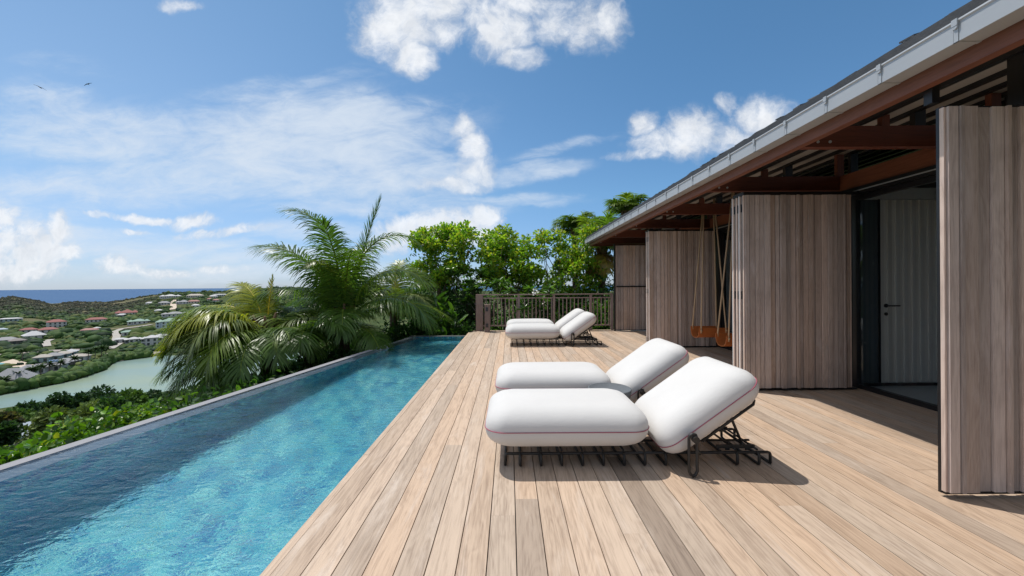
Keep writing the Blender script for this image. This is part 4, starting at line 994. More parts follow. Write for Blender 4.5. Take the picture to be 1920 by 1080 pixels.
proto = lounger(); spots = [(-.183, 2.715, 'white lounger nearest the camera, whole black sled base showing below its cushions'),
    (-.150, 3.865, 'white lounger just beyond the nearest one, on the far side of the round stone table'),
    (-.092, 8.33, 'front lounger of the distant pair near the railing, its side piping and base in view'),
    (-.078, 9.52, 'rear lounger of the distant pair, mostly hidden behind its twin by the railing')]
for i, (x, y, lb) in enumerate(spots):
    o = proto if i == 0 else copy_tree(proto); o.location = (x, y, .0008); tag(o, lb, 'sun lounger', 'white cushioned loungers in two pairs on the deck')
t = thing('side_table', 'small round grey stone table tucked between the two near loungers', 'table', (.95, 3.67, 0))
b = MB(); b.lathe([(.0, .27), (.180, .27), (.190, .276), (.200, .32), (.204, .351), (.202, .358), (.196, .3605), (.186, .3595), (.178, .350), (.0, .348)], 48, (.95, 3.67, 0)); b.build('table_top', M['stone'], t, True)
b = MB(); b.lathe([(.0, .001), (.10, .001), (.105, .012), (.115, .12), (.135, .20), (.17, .2695), (.0, .2698)], 40, (.95, 3.67, 0)); b.build('pedestal', M['stone'], t, True)

# ================================================================== SWINGS
def swing(x, y, z, wdt, label, spread, ty):
    o = thing('rope_swing', label, 'swing', (x, y, z), 'rope swings under the eaves')
    prof = [(-.17, .20), (-.165, .13), (-.14, .055), (-.09, .012), (0, 0), (.09, .012), (.14, .055), (.165, .13), (.17, .20)]
    s = MB(); n = len(prof); vs = []
    for xx in (x, x + wdt):
        vs += [(xx, y + a, z + b_) for a, b_ in prof] + [(xx, y + a * .93, z + b_ + (.010 if b_ < .19 else 0)) for a, b_ in prof]
    m_ = 2 * n; fs = []
    for k in range(n - 1): fs += [(k, k + 1, m_ + k + 1, m_ + k), (n + k + 1, n + k, m_ + n + k, m_ + n + k + 1), (k, n + k, n + k + 1, k + 1), (m_ + k + 1, m_ + n + k + 1, m_ + n + k, m_ + k)]
    fs += [(0, m_, m_ + n, n), (n - 1, 2 * n - 1, m_ + 2 * n - 1, m_ + n - 1)]
    s.add(vs, fs); s.build('seat', M['leather'], o)
    for i, xx in enumerate((x + .04, x + wdt - .04)):
        for yy in (-.165, .165):
            r_ = MB(); tx = x + wdt * .5 + (spread[0] if i == 0 else spread[1]) + (.03 if yy > 0 else -.03)
            r_.tube([(xx, y + yy, z + .10), (xx, y + yy, z + .205), (tx, y + ty + yy * .4, 2.74 + (tx - 2.7) * .19)], .0135, 7); r_.build('rope', M['rope'], o, True)
            k = MB(); k.tube([(xx, y + yy * 1.06, z + .13), (xx, y + yy * 1.06, z + .165)], .019, 8); k.build('knot', M['rope'], o, True)
swing(3.51, 7.28, .33, .54, 'orange leather swing hanging behind, farther from the camera and more of its seat in view', (-.11, .08), -.05)
swing(3.53, 6.42, .30, .54, 'orange leather swing nearer the camera, half hidden by the folded shutter stack', (-.10, .12), -.10)

# ================================================================== RAILING, BOLLARD
rl = thing('balcony_railing', 'grey-brown timber railing with upright balusters at the far end of the deck', 'railing', (1, 11.35, 0))
RY = 11.30
b = MB(); b.box((-.985, RY - .07, -.1), (-.78, RY + .10, 1.075), tint(1.0)); b.build('end_post', M['rail_wood'], rl)
for x in (.24, 1.27, 2.36, 2.98):
    b = MB(); b.box((x, RY - .02, -.1), (x + .07, RY + .05, 1.045), tint(.95)); b.build('post', M['rail_wood'], rl)
b = MB(); b.box((-.78, RY - .03, 1.046), (3.04, RY + .07, 1.078), tint(1.05)); b.build('handrail', M['rail_wood'], rl)
for z0, z1 in ((.945, .975), (.13, .165)):
    b = MB(); b.box((-.78, RY - .012, z0), (3.04, RY + .03, z1), tint(1.0)); b.build('rail', M['rail_wood'], rl)
x = -.70
while x < 2.96:
    if min(abs(x - p - .03) for p in (.24, 1.27, 2.36, 2.98)) > .05:
        b = MB(); b.box((x, RY + .0, .166), (x + .026, RY + .022, .944), tint(.95, .15)); b.build('baluster', M['rail_wood'], rl)
    x += .113
bo = thing('bollard', 'short square timber bollard with black sockets beside the railing end post', 'bollard', (-.64, 11.0, 0))
b = MB(); b.box((-.71, 10.93, -.02), (-.56, 11.06, .77), tint(.8)); b.box((-.72, 10.92, .771), (-.55, 11.07, .79), tint(.95)); b.build('body', M['rail_wood'], bo)
for z in (.60, .14):
    b = MB(); b.box((-.675, 10.918, z), (-.605, 10.929, z + .11)); b.build('socket', M['socket'], bo)
# ================================================================== PALMS
def frond(parent, base, az, el, L, droop, colr, lmax=.70, n=80, roll=0.0, wl=.027, sag=.62, twist=0.0, start=.10, name='frond', side_curve=0.0, de=1.5):
    az = R(az); h = np.array([math.cos(az), math.sin(az), 0.0]); sidev = np.array([-h[1], h[0], 0.0])
    K = 28; s = np.linspace(0, 1, K); e = R(el) - R(droop) * s ** de
    st = np.stack([np.cos(e)[:, None] * (h[None] * np.cos(side_curve * s)[:, None] + sidev[None] * np.sin(side_curve * s)[:, None]) + np.sin(e)[:, None] * np.array([[0, 0, 1.0]])], 0)[0]
    pos = np.array(base) + np.concatenate([np.zeros((1, 3)), np.cumsum((st[1:] + st[:-1]) / 2 * L / (K - 1), 0)])
    mb = MB(); mb.tube([tuple(p) for p in pos], [.028 * (1 - .88 * x) * min(1.2, L / 2.6) + .002 for x in s], 6, c=(colr[0] * 1.9 + .05, colr[1] * 1.5 + .04, colr[2] * 1.2, 0))
    ob_v = np.array(mb.v); ob_c = np.array(mb.c)
    sl = np.repeat(np.linspace(start, .995, n), 2) + rng.uniform(-.006, .006, 2 * n); sg = np.tile([1.0, -1.0], n)
    m_ = len(sl); P_ = np.stack([np.interp(sl, s, pos[:, k]) for k in range(3)], -1); Tn = np.stack([np.interp(sl, s, st[:, k]) for k in range(3)], -1)
    Tn /= np.linalg.norm(Tn, axis=1, keepdims=True)
    S = np.cross(Tn, np.array([0, 0, 1.0])); bad = np.linalg.norm(S, axis=1) < .12; S[bad] = np.cross(Tn[bad], h) if bad.any() else S[bad]
    S = np.where(np.linalg.norm(S, axis=1, keepdims=True) < 1e-3, sidev[None], S); S /= np.linalg.norm(S, axis=1, keepdims=True); U = np.cross(S, Tn)
    rr = roll + twist * sl; S, U = S * np.cos(rr)[:, None] + U * np.sin(rr)[:, None], U * np.cos(rr)[:, None] - S * np.sin(rr)[:, None]
    prof = np.interp(sl, [0, .15, .4, .7, .9, 1.0], [.50, .85, 1.0, .90, .66, .40]) * lmax * rng.uniform(.86, 1.08, m_)
    fa = np.interp(sl, [0, .5, .85, 1.0], [R(76), R(66), R(42), R(14)]) + rng.normal(0, .07, m_)
    D0 = Tn * np.cos(fa)[:, None] + S * (np.sin(fa) * sg)[:, None] + U * (.12 + rng.normal(0, .08, m_))[:, None]
    D0 /= np.linalg.norm(D0, axis=1, keepdims=True)
    sgv = sag * rng.uniform(.6, 1.4, m_) * prof / lmax
    q = []; g = np.array([0, 0, -1.0])
    D = D0.copy(); p = P_.copy(); q.append(p); segs = 4; Ds = []
    for k in range(segs):
        D = D + g * (sgv * .50 * (k + .5) / segs * 2)[:, None]; D /= np.linalg.norm(D, axis=1, keepdims=True); p = p + D * (prof / segs)[:, None]; q.append(p); Ds.append(D)
    Ds = [Ds[0]] + Ds
    rows = []
    for k, (pp, dd) in enumerate(zip(q, Ds)):
        N = np.cross(dd, U); N /= np.linalg.norm(N, axis=1, keepdims=True) + 1e-9
        ww = wl * (.55, 1.0, .92, .6, .08)[k] / 2
        rows += [pp + N * ww, pp - N * ww]
    V = np.stack(rows, 1); b0 = (np.arange(m_) * 10)[:, None]
    Fc = np.concatenate([b0 + np.array([[2 * k, 2 * k + 1, 2 * k + 3, 2 * k + 2]]) for k in range(segs)], 1).reshape(-1, 4)
    cl = np.array(colr)[None] * rng.uniform(.72, 1.3, (m_, 1)); C = np.repeat(cl, 10, 0)
    vs = np.concatenate([ob_v, V.reshape(-1, 3)]); k0 = len(ob_v)
    fq = [f for f in mb.f if len(f) == 4]; Fc = np.concatenate([np.array(fq), Fc + k0])
    cc = np.concatenate([ob_c[:, :3], C])
    return mesh_obj(name, vs, Fc, M['frond'], parent, cc)
G1, G2, G3, GY, GW = (.090, .165, .026), (.155, .23, .03), (.058, .118, .026), (.30, .32, .04), (.17, .215, .075)
def palm(label, base, ztop, fr, trunk_r=.13, tilt=(0, 0), spear=True, n=80, name='coconut_palm', group='coconut palms below the pool edge'):
    o = thing(name, label, 'palm tree', base, group)
    top = Vector((base[0] + tilt[0], base[1] + tilt[1], ztop)); b = Vector(base)
    mb = MB(); K = 10
    mb.tube([b.lerp(top, k / K) + Vector((0, 0, -.3 if k == 0 else 0)) for k in range(K + 1)], [trunk_r * (1.25 - .4 * k / K) * (1.06 if k % 2 else .96) for k in range(K + 1)], 12, c=(.9, .8, .7, 0))
    mb.build('trunk', M['bark'], o, True)
    sh = MB()
    for k in range(14):
        a = k * 2.4; e = random.uniform(.8, 1.2); p = top + Vector((math.cos(a) * trunk_r * .7, math.sin(a) * trunk_r * .7, -.28 + .03 * k))
        q = p + Vector((math.cos(a) * .16, math.sin(a) * .16, .40 * e)); sh.tube([p, p.lerp(q, .5), q], [.06, .045, .02], 6, c=(1.3, .95, .6, 0))
    sh.build('fibre_sheath', M['bark'], o, True)
    for k, f_ in enumerate(fr):
        az, el, L, dr, c = f_[:5]; kw = f_[5] if len(f_) > 5 else {}
        a = R(az); p = (top.x + math.cos(a) * trunk_r * .5, top.y + math.sin(a) * trunk_r * .5, top.z - .12 + .25 * max(0, math.sin(R(el))))
        frond(o, p, az, el, L, dr, c, n=kw.pop('n', n), **kw)
    if spear:
        frond(o, (top.x, top.y, top.z + .1), 60, 86, 1.25, 6, (.36, .33, .03), lmax=.22, n=26, sag=.05, start=.35, name='spear')
    return o
# az: 0 = right of the photo, 180 = left, 270 = towards the camera
random.seed(5); rng = np.random.default_rng(77)
main = [(8, 77, 2.95, 8, G3, dict(sag=.05, lmax=.55, de=2, start=.42, n=70)), (2, 82, 3.1, 132, G1, dict(de=2.4, lmax=.75)), (177, 88, 3.3, 96, G1, dict(roll=.2, de=2.6, lmax=.8, n=95)), (181, 72, 2.85, 78, G1, dict(roll=.3, de=1.5, lmax=.85, n=95)), (194, 60, 2.6, 132, G1, dict(de=1.3, lmax=.9, n=95)),
        (0, 67, 2.6, 122, G2, dict(roll=-.3, lmax=.85, de=1.7, n=95)), (350, 42, 2.5, 110, G1, dict(roll=-.2, lmax=.9, n=95)), (8, 30, 2.6, 72, G2, dict(lmax=.7)), (322, 10, 1.8, 84, G1, dict(lmax=.7)),
        (222, 24, 2.0, 100, GW, dict(lmax=.65)), (262, 82, 2.1, 120, GW, dict(lmax=.42, de=2)), (275, 80, 2.5, 50, G3, dict(lmax=.7)), (300, 76, 2.3, 80, G1, dict(lmax=.75)), (240, 76, 2.3, 84, G1, dict(lmax=.75)),
        (90, 72, 2.9, 60, G3), (128, 64, 2.7, 90, G3), (55, 62, 2.6, 90, G3), (150, 40, 2.3, 90, G3), (35, 30, 2.3, 80, G3), (196, 18, 2.0, 90, G1), (292, 40, 1.6, 116, G1)]
bm_ = at(645, 604, 9.3)
palm('tallest coconut palm beside the pool, its crown rising in the middle of the palms', (bm_.x, bm_.y, float(land(bm_.x, bm_.y)) - .2), bm_.z, main)
left = []
for k, (az, el, L, dr, c) in enumerate([(180, 58, 1.7, 104, GY), (172, 48, 1.9, 92, G2), (188, 38, 2.0, 92, G2), (196, 26, 2.0, 86, G1), (206, 14, 2.0, 82, G2), (186, 50, 2.0, 110, GY), (200, 46, 2.0, 114, G1), (222, 32, 1.9, 112, G1), (214, 2, 1.9, 76, GW),
        (240, 18, 1.8, 98, G1), (262, 32, 1.7, 116, G2), (285, 22, 1.7, 110, G1), (310, 30, 1.5, 112, G1), (340, 34, 1.5, 108, G1), (10, 32, 1.5, 95, G1), (150, 72, 1.5, 60, GY), (60, 56, 1.3, 95, G2), (130, 50, 1.5, 95, GY),
        (130, 30, 1.8, 84, G2), (90, 36, 1.4, 84, G3), (40, 36, 1.4, 84, G3), (165, 20, 2.0, 74, G3), (192, 8, 2.0, 68, G3), (230, 54, 1.8, 122, GY), (176, 34, 2.1, 80, G2), (210, 56, 1.9, 116, G2), (246, 46, 1.7, 124, GW), (255, 6, 1.6, 86, G1), (224, -6, 1.8, 62, G2), (200, -8, 1.9, 54, G3), (272, -2, 1.5, 72, G1), (184, 24, 2.1, 66, GY), (216, 44, 2.0, 118, GY), (196, 34, 2.1, 104, GY)]):
    left.append((az, el, L, dr, c, dict(lmax=random.uniform(.6, .8))))
bl = at(500, 634, 8.4)
palm('low bushy coconut palm left of the tallest one, yellow-green fronds sweeping down over the lagoon', (bl.x, bl.y, float(land(bl.x, bl.y)) - .2), bl.z, left, spear=True)
third = [(a, e, L, d_, random.choice((G1, G2, GW))) for a, e, L, d_ in ((0, 66, 1.5, 90), (330, 50, 1.5, 110), (300, 40, 1.4, 100), (200, 70, 1.4, 70), (90, 78, 1.6, 40), (150, 60, 1.5, 80), (20, 40, 1.6, 80), (270, 64, 1.3, 100))]
b3 = at(738, 582, 11.8)
palm('smaller coconut palm half hidden right of the tallest one', (b3.x, b3.y, float(land(b3.x, b3.y)) - .2), b3.z, third)
fourth = [(a, e, L, d_, random.choice((G1, G2, G3))) for a, e, L, d_ in ((180, 60, 1.5, 100), (215, 50, 1.3, 110), (250, 50, 1.1, 110), (290, 50, 1.1, 110), (330, 60, 1.3, 100), (10, 60, 1.5, 90), (90, 66, 1.7, 70), (140, 60, 1.7, 90), (60, 40, 1.6, 80), (195, 24, 1.5, 90), (115, 36, 1.7, 80), (160, 40, 1.6, 90), (25, 30, 1.5, 90))]
b4 = at(578, 648, 8.6)
palm('small dark palm filling the gap between the two large ones at the pool edge', (b4.x, b4.y, float(land(b4.x, b4.y)) - .2), b4.z, fourth, spear=False)
# behind the roof and the trees
def far_crown(label, px, py, Y, n_fr, L, base_h=None, yellow=False, fan=False, group='palms rising behind the far trees and the roof'):
    c = at(px, py, Y); fr = []
    for k in range(n_fr):
        az = 360 * k / n_fr + random.uniform(-14, 14); el = random.uniform(5, 82)
        cc = random.choice((G1, G1, G2)) if el > 20 else random.choice((G1, G3))
        fr.append((az, el, L * random.uniform(.85, 1.1), random.uniform(35, 75) if fan else random.uniform(50, 95), cc, dict(n=34, wl=.045)))
    if yellow:
        for k in range(4): fr.append((190 + 40 * k, -22 + random.uniform(-20, 10), L * .8, 50, random.choice(((.32, .20, .06), (.28, .15, .05), (.36, .27, .05))), dict(n=30, wl=.05, sag=1.1)))
    palm(label, (c.x, c.y, float(land(c.x, c.y)) - .2), c.z, fr, spear=False, name='tall_palm', group=group)
far_crown('bright palm crown rising just above the slate roof edge', 1174, 402, 17, 13, .92)
far_crown('bluish palm crown peeking over the tops of the clipped trees', 1078, 432, 17.5, 14, 1.0, fan=True)
far_crown('palm with yellowed dry fronds hanging beside the end shutter', 1128, 470, 14.2, 16, 1.25, yellow=True)
far_crown('small yellow-green palm tuft close to the tip of the eave', 1128, 432, 16.5, 12, .95)

# ================================================================== TREES BEYOND THE RAILING
CL = [(.15, .30, .03), (.21, .35, .034), (.28, .40, .04), (.10, .22, .03), (.36, .38, .05)]
def hedge_tree(px, pytop, pybot, Y, wpx, label, n, base_px):
    a, b = at(px, pytop, Y), at(px, pybot, Y); rx = wpx / 2 / F * Y; rz = (a.z - b.z) / 2; base = at(base_px, 600, Y)
    gz = float(land(base.x, Y)); o = thing('clusia_tree', label, 'tree', (base.x, Y, gz), 'round-headed trees behind the railing')
    k = 84; u = rng.uniform(-1, 1, k); w_ = rng.uniform(-1, 1, k); v = rng.uniform(-1, 1, k) ** 1.0
    keep = (abs(u) ** 3 + abs(w_) ** 3 < 1.0); u, v, w_ = u[keep], v[keep], w_[keep]
    pinch = 1 - .38 * np.clip(-v, 0, 1); lc = np.stack([a.x + u * rx * .86 * pinch, Y + w_ * rx * .7 * pinch, (a.z + b.z) / 2 + (v * .88 - .10 * u * u) * rz], -1)
    lr = rng.uniform(.13, .34, len(lc)); li = rng.choice(len(lc), n, p=lr ** 2 / (lr ** 2).sum()); od = unit(n)
    pts = lc[li] + od * (rng.random((n, 1)) ** .5) * lr[li][:, None] * np.array([1.15, 1.15, .8])
    branchy('trunk', o, (base.x, Y, gz - .2), lc[:24], .055, trunk_top=.50, stems=2, c=(1.1, 1.0, .9, 0))
    q = leafy('crown', M['leaf'], o, pts, od, .125, .074, CL, .30, .5, .15, .1, li)
    tw = lc[rng.integers(0, len(lc), 200)] + unit(200) * .25
    leafy('young_leaves', M['leaf'], o, tw, unit(200), .085, .05, [(.24, .10, .03), (.32, .26, .03)], .3)
rng = np.random.default_rng(404); random.seed(44)
hedge_tree(829, 419, 545, 13.6, 132, 'leftmost of the three round-headed trees behind the railing, with the clearest bare trunk', 7600, 832)
hedge_tree(948, 424, 560, 14.2, 140, 'middle one of the three round-headed trees behind the railing', 8000, 948)
hedge_tree(1066, 416, 590, 14.0, 138, 'rightmost of the three round-headed trees behind the railing, nearest the villa', 8600, 1072)
def shrub(name, label, cat, px, pytop, Y, wpx, n, L, W, pal, m='leaf', hpx=None, group=None, stems=3, depth=.8, lobes=14, up=.5, fold=.2, lob=.42, fl=0, curl=.1):
    c = at(px, pytop, Y); rx = wpx / 2 / F * Y; gz = float(land(c.x, Y)); rz = (hpx / 2 / F * Y) if hpx else max((c.z - gz) / 2, .2)
    o = thing(name, label, cat, (c.x, Y, gz), group)
    pts, od, li, lc = crown_points((c.x, Y, c.z - rz), (rx, rx * depth, rz), lobes, n, lob, .3)
    branchy('stem', o, (c.x, Y, gz - .1), lc[:8], .022, stems=stems)
    leafy('foliage', M[m], o, pts, od, L, W, pal, .32, up, fold, curl, li)
    if fl:
        s_ = pts[np.argsort(pts[:, 1])[:fl * 6]]; 
    return o
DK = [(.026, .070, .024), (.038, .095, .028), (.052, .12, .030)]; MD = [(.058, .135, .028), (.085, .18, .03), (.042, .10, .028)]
GP = 'leafy shrubs behind the railing and pool end'
for a in [
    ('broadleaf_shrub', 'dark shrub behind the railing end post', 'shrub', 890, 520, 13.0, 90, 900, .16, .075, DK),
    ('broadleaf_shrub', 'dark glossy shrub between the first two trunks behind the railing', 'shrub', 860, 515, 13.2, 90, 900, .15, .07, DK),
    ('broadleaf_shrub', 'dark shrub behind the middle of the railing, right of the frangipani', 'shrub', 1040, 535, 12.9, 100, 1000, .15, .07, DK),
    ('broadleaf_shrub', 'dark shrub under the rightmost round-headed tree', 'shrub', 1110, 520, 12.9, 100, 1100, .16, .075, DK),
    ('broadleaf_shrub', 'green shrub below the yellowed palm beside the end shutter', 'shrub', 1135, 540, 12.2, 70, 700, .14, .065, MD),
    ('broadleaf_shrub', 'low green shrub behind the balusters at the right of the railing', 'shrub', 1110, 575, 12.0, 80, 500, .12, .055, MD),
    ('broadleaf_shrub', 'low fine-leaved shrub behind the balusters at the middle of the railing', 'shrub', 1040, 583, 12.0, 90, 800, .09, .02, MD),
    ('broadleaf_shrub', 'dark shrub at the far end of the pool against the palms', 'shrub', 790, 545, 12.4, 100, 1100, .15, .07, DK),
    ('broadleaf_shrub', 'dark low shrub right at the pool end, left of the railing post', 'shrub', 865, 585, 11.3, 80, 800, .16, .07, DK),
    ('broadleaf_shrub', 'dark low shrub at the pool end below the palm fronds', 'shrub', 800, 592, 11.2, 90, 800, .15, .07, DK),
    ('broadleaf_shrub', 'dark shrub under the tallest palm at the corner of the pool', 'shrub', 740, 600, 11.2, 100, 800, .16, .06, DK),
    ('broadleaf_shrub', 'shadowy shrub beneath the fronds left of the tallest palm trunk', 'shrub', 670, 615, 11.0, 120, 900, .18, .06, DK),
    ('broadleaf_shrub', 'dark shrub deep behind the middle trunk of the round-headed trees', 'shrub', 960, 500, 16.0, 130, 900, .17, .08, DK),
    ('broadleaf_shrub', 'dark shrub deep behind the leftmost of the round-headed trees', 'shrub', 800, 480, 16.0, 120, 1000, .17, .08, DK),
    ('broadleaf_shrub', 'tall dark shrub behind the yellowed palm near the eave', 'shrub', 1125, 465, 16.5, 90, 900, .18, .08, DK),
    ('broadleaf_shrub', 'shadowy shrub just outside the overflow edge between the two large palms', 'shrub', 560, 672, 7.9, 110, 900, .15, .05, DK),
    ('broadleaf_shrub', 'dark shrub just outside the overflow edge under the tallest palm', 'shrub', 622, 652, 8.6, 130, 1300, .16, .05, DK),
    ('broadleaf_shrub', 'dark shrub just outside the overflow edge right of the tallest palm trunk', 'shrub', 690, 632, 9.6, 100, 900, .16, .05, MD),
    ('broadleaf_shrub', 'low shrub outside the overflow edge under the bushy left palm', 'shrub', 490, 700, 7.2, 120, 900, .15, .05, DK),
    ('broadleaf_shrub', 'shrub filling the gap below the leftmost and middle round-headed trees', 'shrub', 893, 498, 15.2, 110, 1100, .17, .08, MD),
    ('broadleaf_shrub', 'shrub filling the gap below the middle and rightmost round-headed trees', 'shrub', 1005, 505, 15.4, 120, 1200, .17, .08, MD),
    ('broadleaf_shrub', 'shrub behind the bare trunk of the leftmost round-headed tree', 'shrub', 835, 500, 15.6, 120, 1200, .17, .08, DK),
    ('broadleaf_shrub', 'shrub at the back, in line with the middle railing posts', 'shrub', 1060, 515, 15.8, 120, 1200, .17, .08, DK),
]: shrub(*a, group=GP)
# frangipani: rosettes of long leaves, white blossom
def frangipani(label, px, pytop, Y, wpx, n_ros, flower, group='frangipani shrubs by the railing'):
    c = at(px, pytop, Y); gz = float(land(c.x, Y)); rx = wpx / 2 / F * Y; o = thing('frangipani', label, 'shrub', (c.x, Y, gz), group)
    ends = [(c.x + random.uniform(-rx, rx), Y + random.uniform(-.5, .5) * rx, c.z - .15 - abs(random.gauss(0, .32))) for _ in range(n_ros)]
    branchy('stem', o, (c.x, Y, gz - .1), ends, .035, trunk_top=.5)
    A = []; Dv = []
    for e in ends:
        for k in range(17): a = k * 2.4; el = random.uniform(-.25, .9); A.append(e); Dv.append((math.cos(a) * math.cos(el), math.sin(a) * math.cos(el), math.sin(el)))
    A, Dv = np.array(A), np.array(Dv); n = len(A)
    ci = np.array(MD)[rng.integers(0, 3, n)] * rng.uniform(.7, 1.35, (n, 1))
    V, Fc, C = leaf_arrays(A, Dv, np.tile([[0, 0, 1.0]], (n, 1)) + unit(n) * .25, rng.uniform(.20, .30, n), rng.uniform(.055, .08, n), ci, .2, .15)
    mesh_obj('foliage', V, Fc, M['gloss_leaf'], o, C)
    for e in flower:
        p = np.array([at(e[0], e[1], e[2])] * 22) + rng.normal(0, .045, (22, 3)); dv = unit(22); dv[:, 2] = abs(dv[:, 2])
        V, Fc, C = leaf_arrays(p, dv, unit(22), rng.uniform(.05, .075, 22), rng.uniform(.035, .05, 22), np.ones((22, 3)), .1, .2); mesh_obj('blossom', V, Fc, M['petal'], o, C)
frangipani('frangipani with long dark leaves and a white blossom leaning over the railing', 984, 530, 11.55, 95, 15, [(1003, 549, 11.15)])
frangipani('frangipani behind the railing left of the one in blossom', 918, 515, 12.3, 100, 14, [])
frangipani('tall frangipani between the two left round-headed trees', 885, 497, 12.9, 90, 14, [])
# heliconia clumps: long upright blades
def heliconia(label, px, pytop, Y, n, L):
    c = at(px, pytop, Y); gz = float(land(c.x, Y)); o = thing('heliconia', label, 'plant', (c.x, Y, gz), 'blade-leaved plants at the pool end')
    a = rng.uniform(0, 6.28, n); el = rng.uniform(.7, 1.4, n); hs = rng.uniform(.25, 1.0, n) * max(.3, (c.z - gz - L * .8))
    p = np.stack([c.x + rng.normal(0, .16, n), Y + rng.normal(0, .12, n), gz + hs], -1); mb = MB()
    for q in p: mb.tube([(q[0], q[1], gz - .1), tuple(q)], .012, 5, c=(.05, .10, .02, 0))
    mb.build('stem', M['leaf'], o)
    dv = np.stack([np.cos(a) * np.cos(el), np.sin(a) * np.cos(el), np.sin(el)], -1)
    ci = np.array([(.05, .13, .02), (.075, .165, .022), (.04, .10, .02)])[rng.integers(0, 3, n)] * rng.uniform(.75, 1.3, (n, 1))
    V, Fc, C = leaf_arrays(p, dv, np.stack([-np.cos(a), -np.sin(a), np.full(n, .6)], -1), rng.uniform(.6, 1.1, n) * L, rng.uniform(.10, .15, n), ci, .2, .35)
    mesh_obj('foliage', V, Fc, M['gloss_leaf'], o, C)
heliconia('bright blade-leaved plant at the pool end under the leftmost round-headed tree', 812, 538, 11.4, 46, .62)
heliconia('blade-leaved plant just left of the railing end post', 850, 560, 11.25, 40, .5)
heliconia('small blade-leaved plant showing through the balusters by the bollard', 930, 588, 11.7, 22, .34)

# ================================================================== SEA-GRAPE HEDGE OUTSIDE THE OVERFLOW EDGE
SG = [(.10, .23, .02), (.15, .30, .025), (.21, .36, .03), (.06, .15, .02), (.32, .36, .03), (.045, .11, .02)]
sgl = ['sea-grape bush at the left end of the hedge, where the pool edge leaves the photo', 'sea-grape bush with the yellowest leaves, second from the left along the pool edge', 'sea-grape bush in front of the blue-grey hip roof',
       'tall sea-grape bush in the middle of the hedge', 'sea-grape bush right of the middle of the hedge', 'sea-grape bush under the olive trees, third from the palm', 'sea-grape bush next but one to the palm', 'sea-grape bush touching the drooping palm fronds']
for (px, py, Y, wp, lb) in zip((8, 42, 84, 126, 168, 210, 250, 288), (826, 826, 800, 782, 776, 768, 766, 752), (4.7, 5.0, 5.3, 5.7, 6.1, 6.6, 7.1, 7.6), (96, 92, 88, 88, 84, 84, 80, 80), sgl):
    c = at(px, py, Y); rx = wp / 2 / F * Y; gz = float(land(c.x, Y)); o = thing('sea_grape_bush', lb, 'bush', (c.x, Y, gz), 'sea-grape bushes along the overflow edge')
    rz = .62; pts, od, li, lc = crown_points((c.x, Y, c.z - rz), (rx * 1.15, rx * 1.1, rz), 18, 900, .42, .35)
    branchy('stem', o, (c.x, Y, gz - .1), lc[:8], .02, stems=3)
    n = len(pts); dv = od * .6 + unit(n) * .8; nr = unit(n) * .8; nr[:, 2] += .7
    ci = np.array(SG)[rng.choice(6, n, p=[.24, .18, .12, .20, .05, .21])] * rng.uniform(.55, 1.35, (n, 1))
    V, Fc, C = leaf_arrays(pts, dv, nr, rng.uniform(.065, .11, n), rng.uniform(.058, .092, n), ci, .14, .10)
    mesh_obj('foliage', V, Fc, M['gloss_leaf'], o, C)

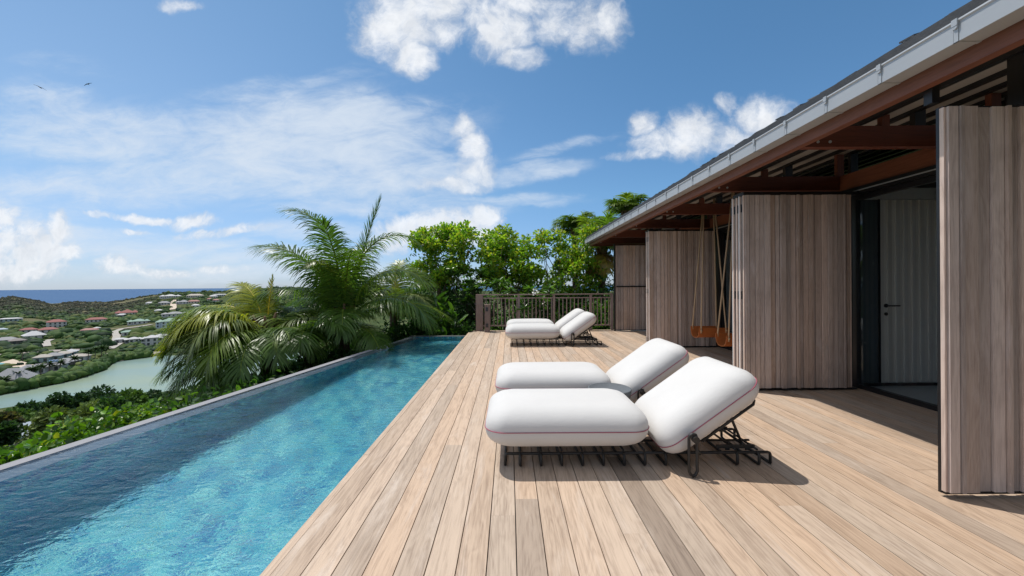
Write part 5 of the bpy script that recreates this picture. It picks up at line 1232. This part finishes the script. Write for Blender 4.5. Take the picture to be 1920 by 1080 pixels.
# ================================================================== LOW GROWTH ON THE SLOPE
X, Y, PX = scatter(2600, -260, 640, 5.5, 75); ok = (X < wallx(Y) - .5) & (PX < 640); X, Y = X[ok], Y[ok]; n = len(X); r_ = rng.uniform(.25, .7, n) * (1 + Y * .012)
ctr = np.stack([X, Y, land(X, Y) + r_ * .45], -1); m_ = 26; pts = np.repeat(ctr, m_, 0) + unit(n * m_) * np.repeat(r_, m_)[:, None] * np.array([1, 1, .7]); Ls = np.repeat(.07 + Y * .004, m_)
pl_ = np.array(DK + MD + [(.09, .14, .04)]); ci = pl_[np.repeat(rng.integers(0, 7, n), m_)] * rng.uniform(.6, 1.35, (n * m_, 1)); nr = unit(n * m_) * .7; nr[:, 2] += .8
V, Fc, C = leaf_arrays(pts, unit(n * m_), nr, Ls * rng.uniform(.8, 1.6, n * m_), Ls * rng.uniform(.5, .9, n * m_), ci, .15, .1)
tag(mesh_obj('slope_undergrowth', V, Fc, M['leaf'], None, C), 'low leafy undergrowth carpeting the slope below the hedge', 'undergrowth', kind='stuff')

# ================================================================== BIRDS
def bird(px, py, D, span, bank, yaw, label):
    c = at(px, py, D); o = thing('seabird', label, 'bird', tuple(c), 'seabirds gliding in the sky')
    h = span / 2; rows = [(-1.0, -.02, .10, .02), (-.72, .05, .17, .07), (-.42, .10, .16, .13), (-.12, .06, .18, .20), (0, .0, .30, .26)]
    rows = rows + [(-a, b, c_, d_) for a, b, c_, d_ in rows[:-1][::-1]]
    vs = []; rot = Matrix.Rotation(R(yaw), 3, 'Z') @ Matrix.Rotation(R(bank), 3, 'Y')
    for a, z, le, ch in rows:
        th = .035 * span * (.2 + .8 * (1 - abs(a)) ** 2)
        for y_, z_ in ((le * h * .6, 0), (0, th), (-ch * h, 0), (0, -th)): vs.append(c + rot @ Vector((a * h, y_, z * h + z_)))
    fs = [(i * 4 + k, i * 4 + (k + 1) % 4, i * 4 + 4 + (k + 1) % 4, i * 4 + 4 + k) for i in range(len(rows) - 1) for k in range(4)] + [(3, 2, 1, 0), tuple(len(vs) - 4 + k for k in range(4))]
    e = len(vs)
    for y_, r_ in ((.50, .012), (.38, .04), (.15, .055), (-.2, .045), (-.55, .015)):
        for k in range(6): a = k * math.pi / 3; vs.append(c + rot @ Vector((math.cos(a) * r_ * h, y_ * h, math.sin(a) * r_ * h)))
    fs += [(e + i * 6 + k, e + i * 6 + (k + 1) % 6, e + i * 6 + 6 + (k + 1) % 6, e + i * 6 + 6 + k) for i in range(4) for k in range(6)]
    m = MB(); m.add(vs, fs); m.build('body', M['feather'], o)
bird(75, 164, 85, 2.35, 24, 20, 'larger dark seabird gliding with wings slanting down to the right')
bird(165, 158, 110, 2.2, -24, 8, 'smaller seabird gliding with wings slanting up to the right')
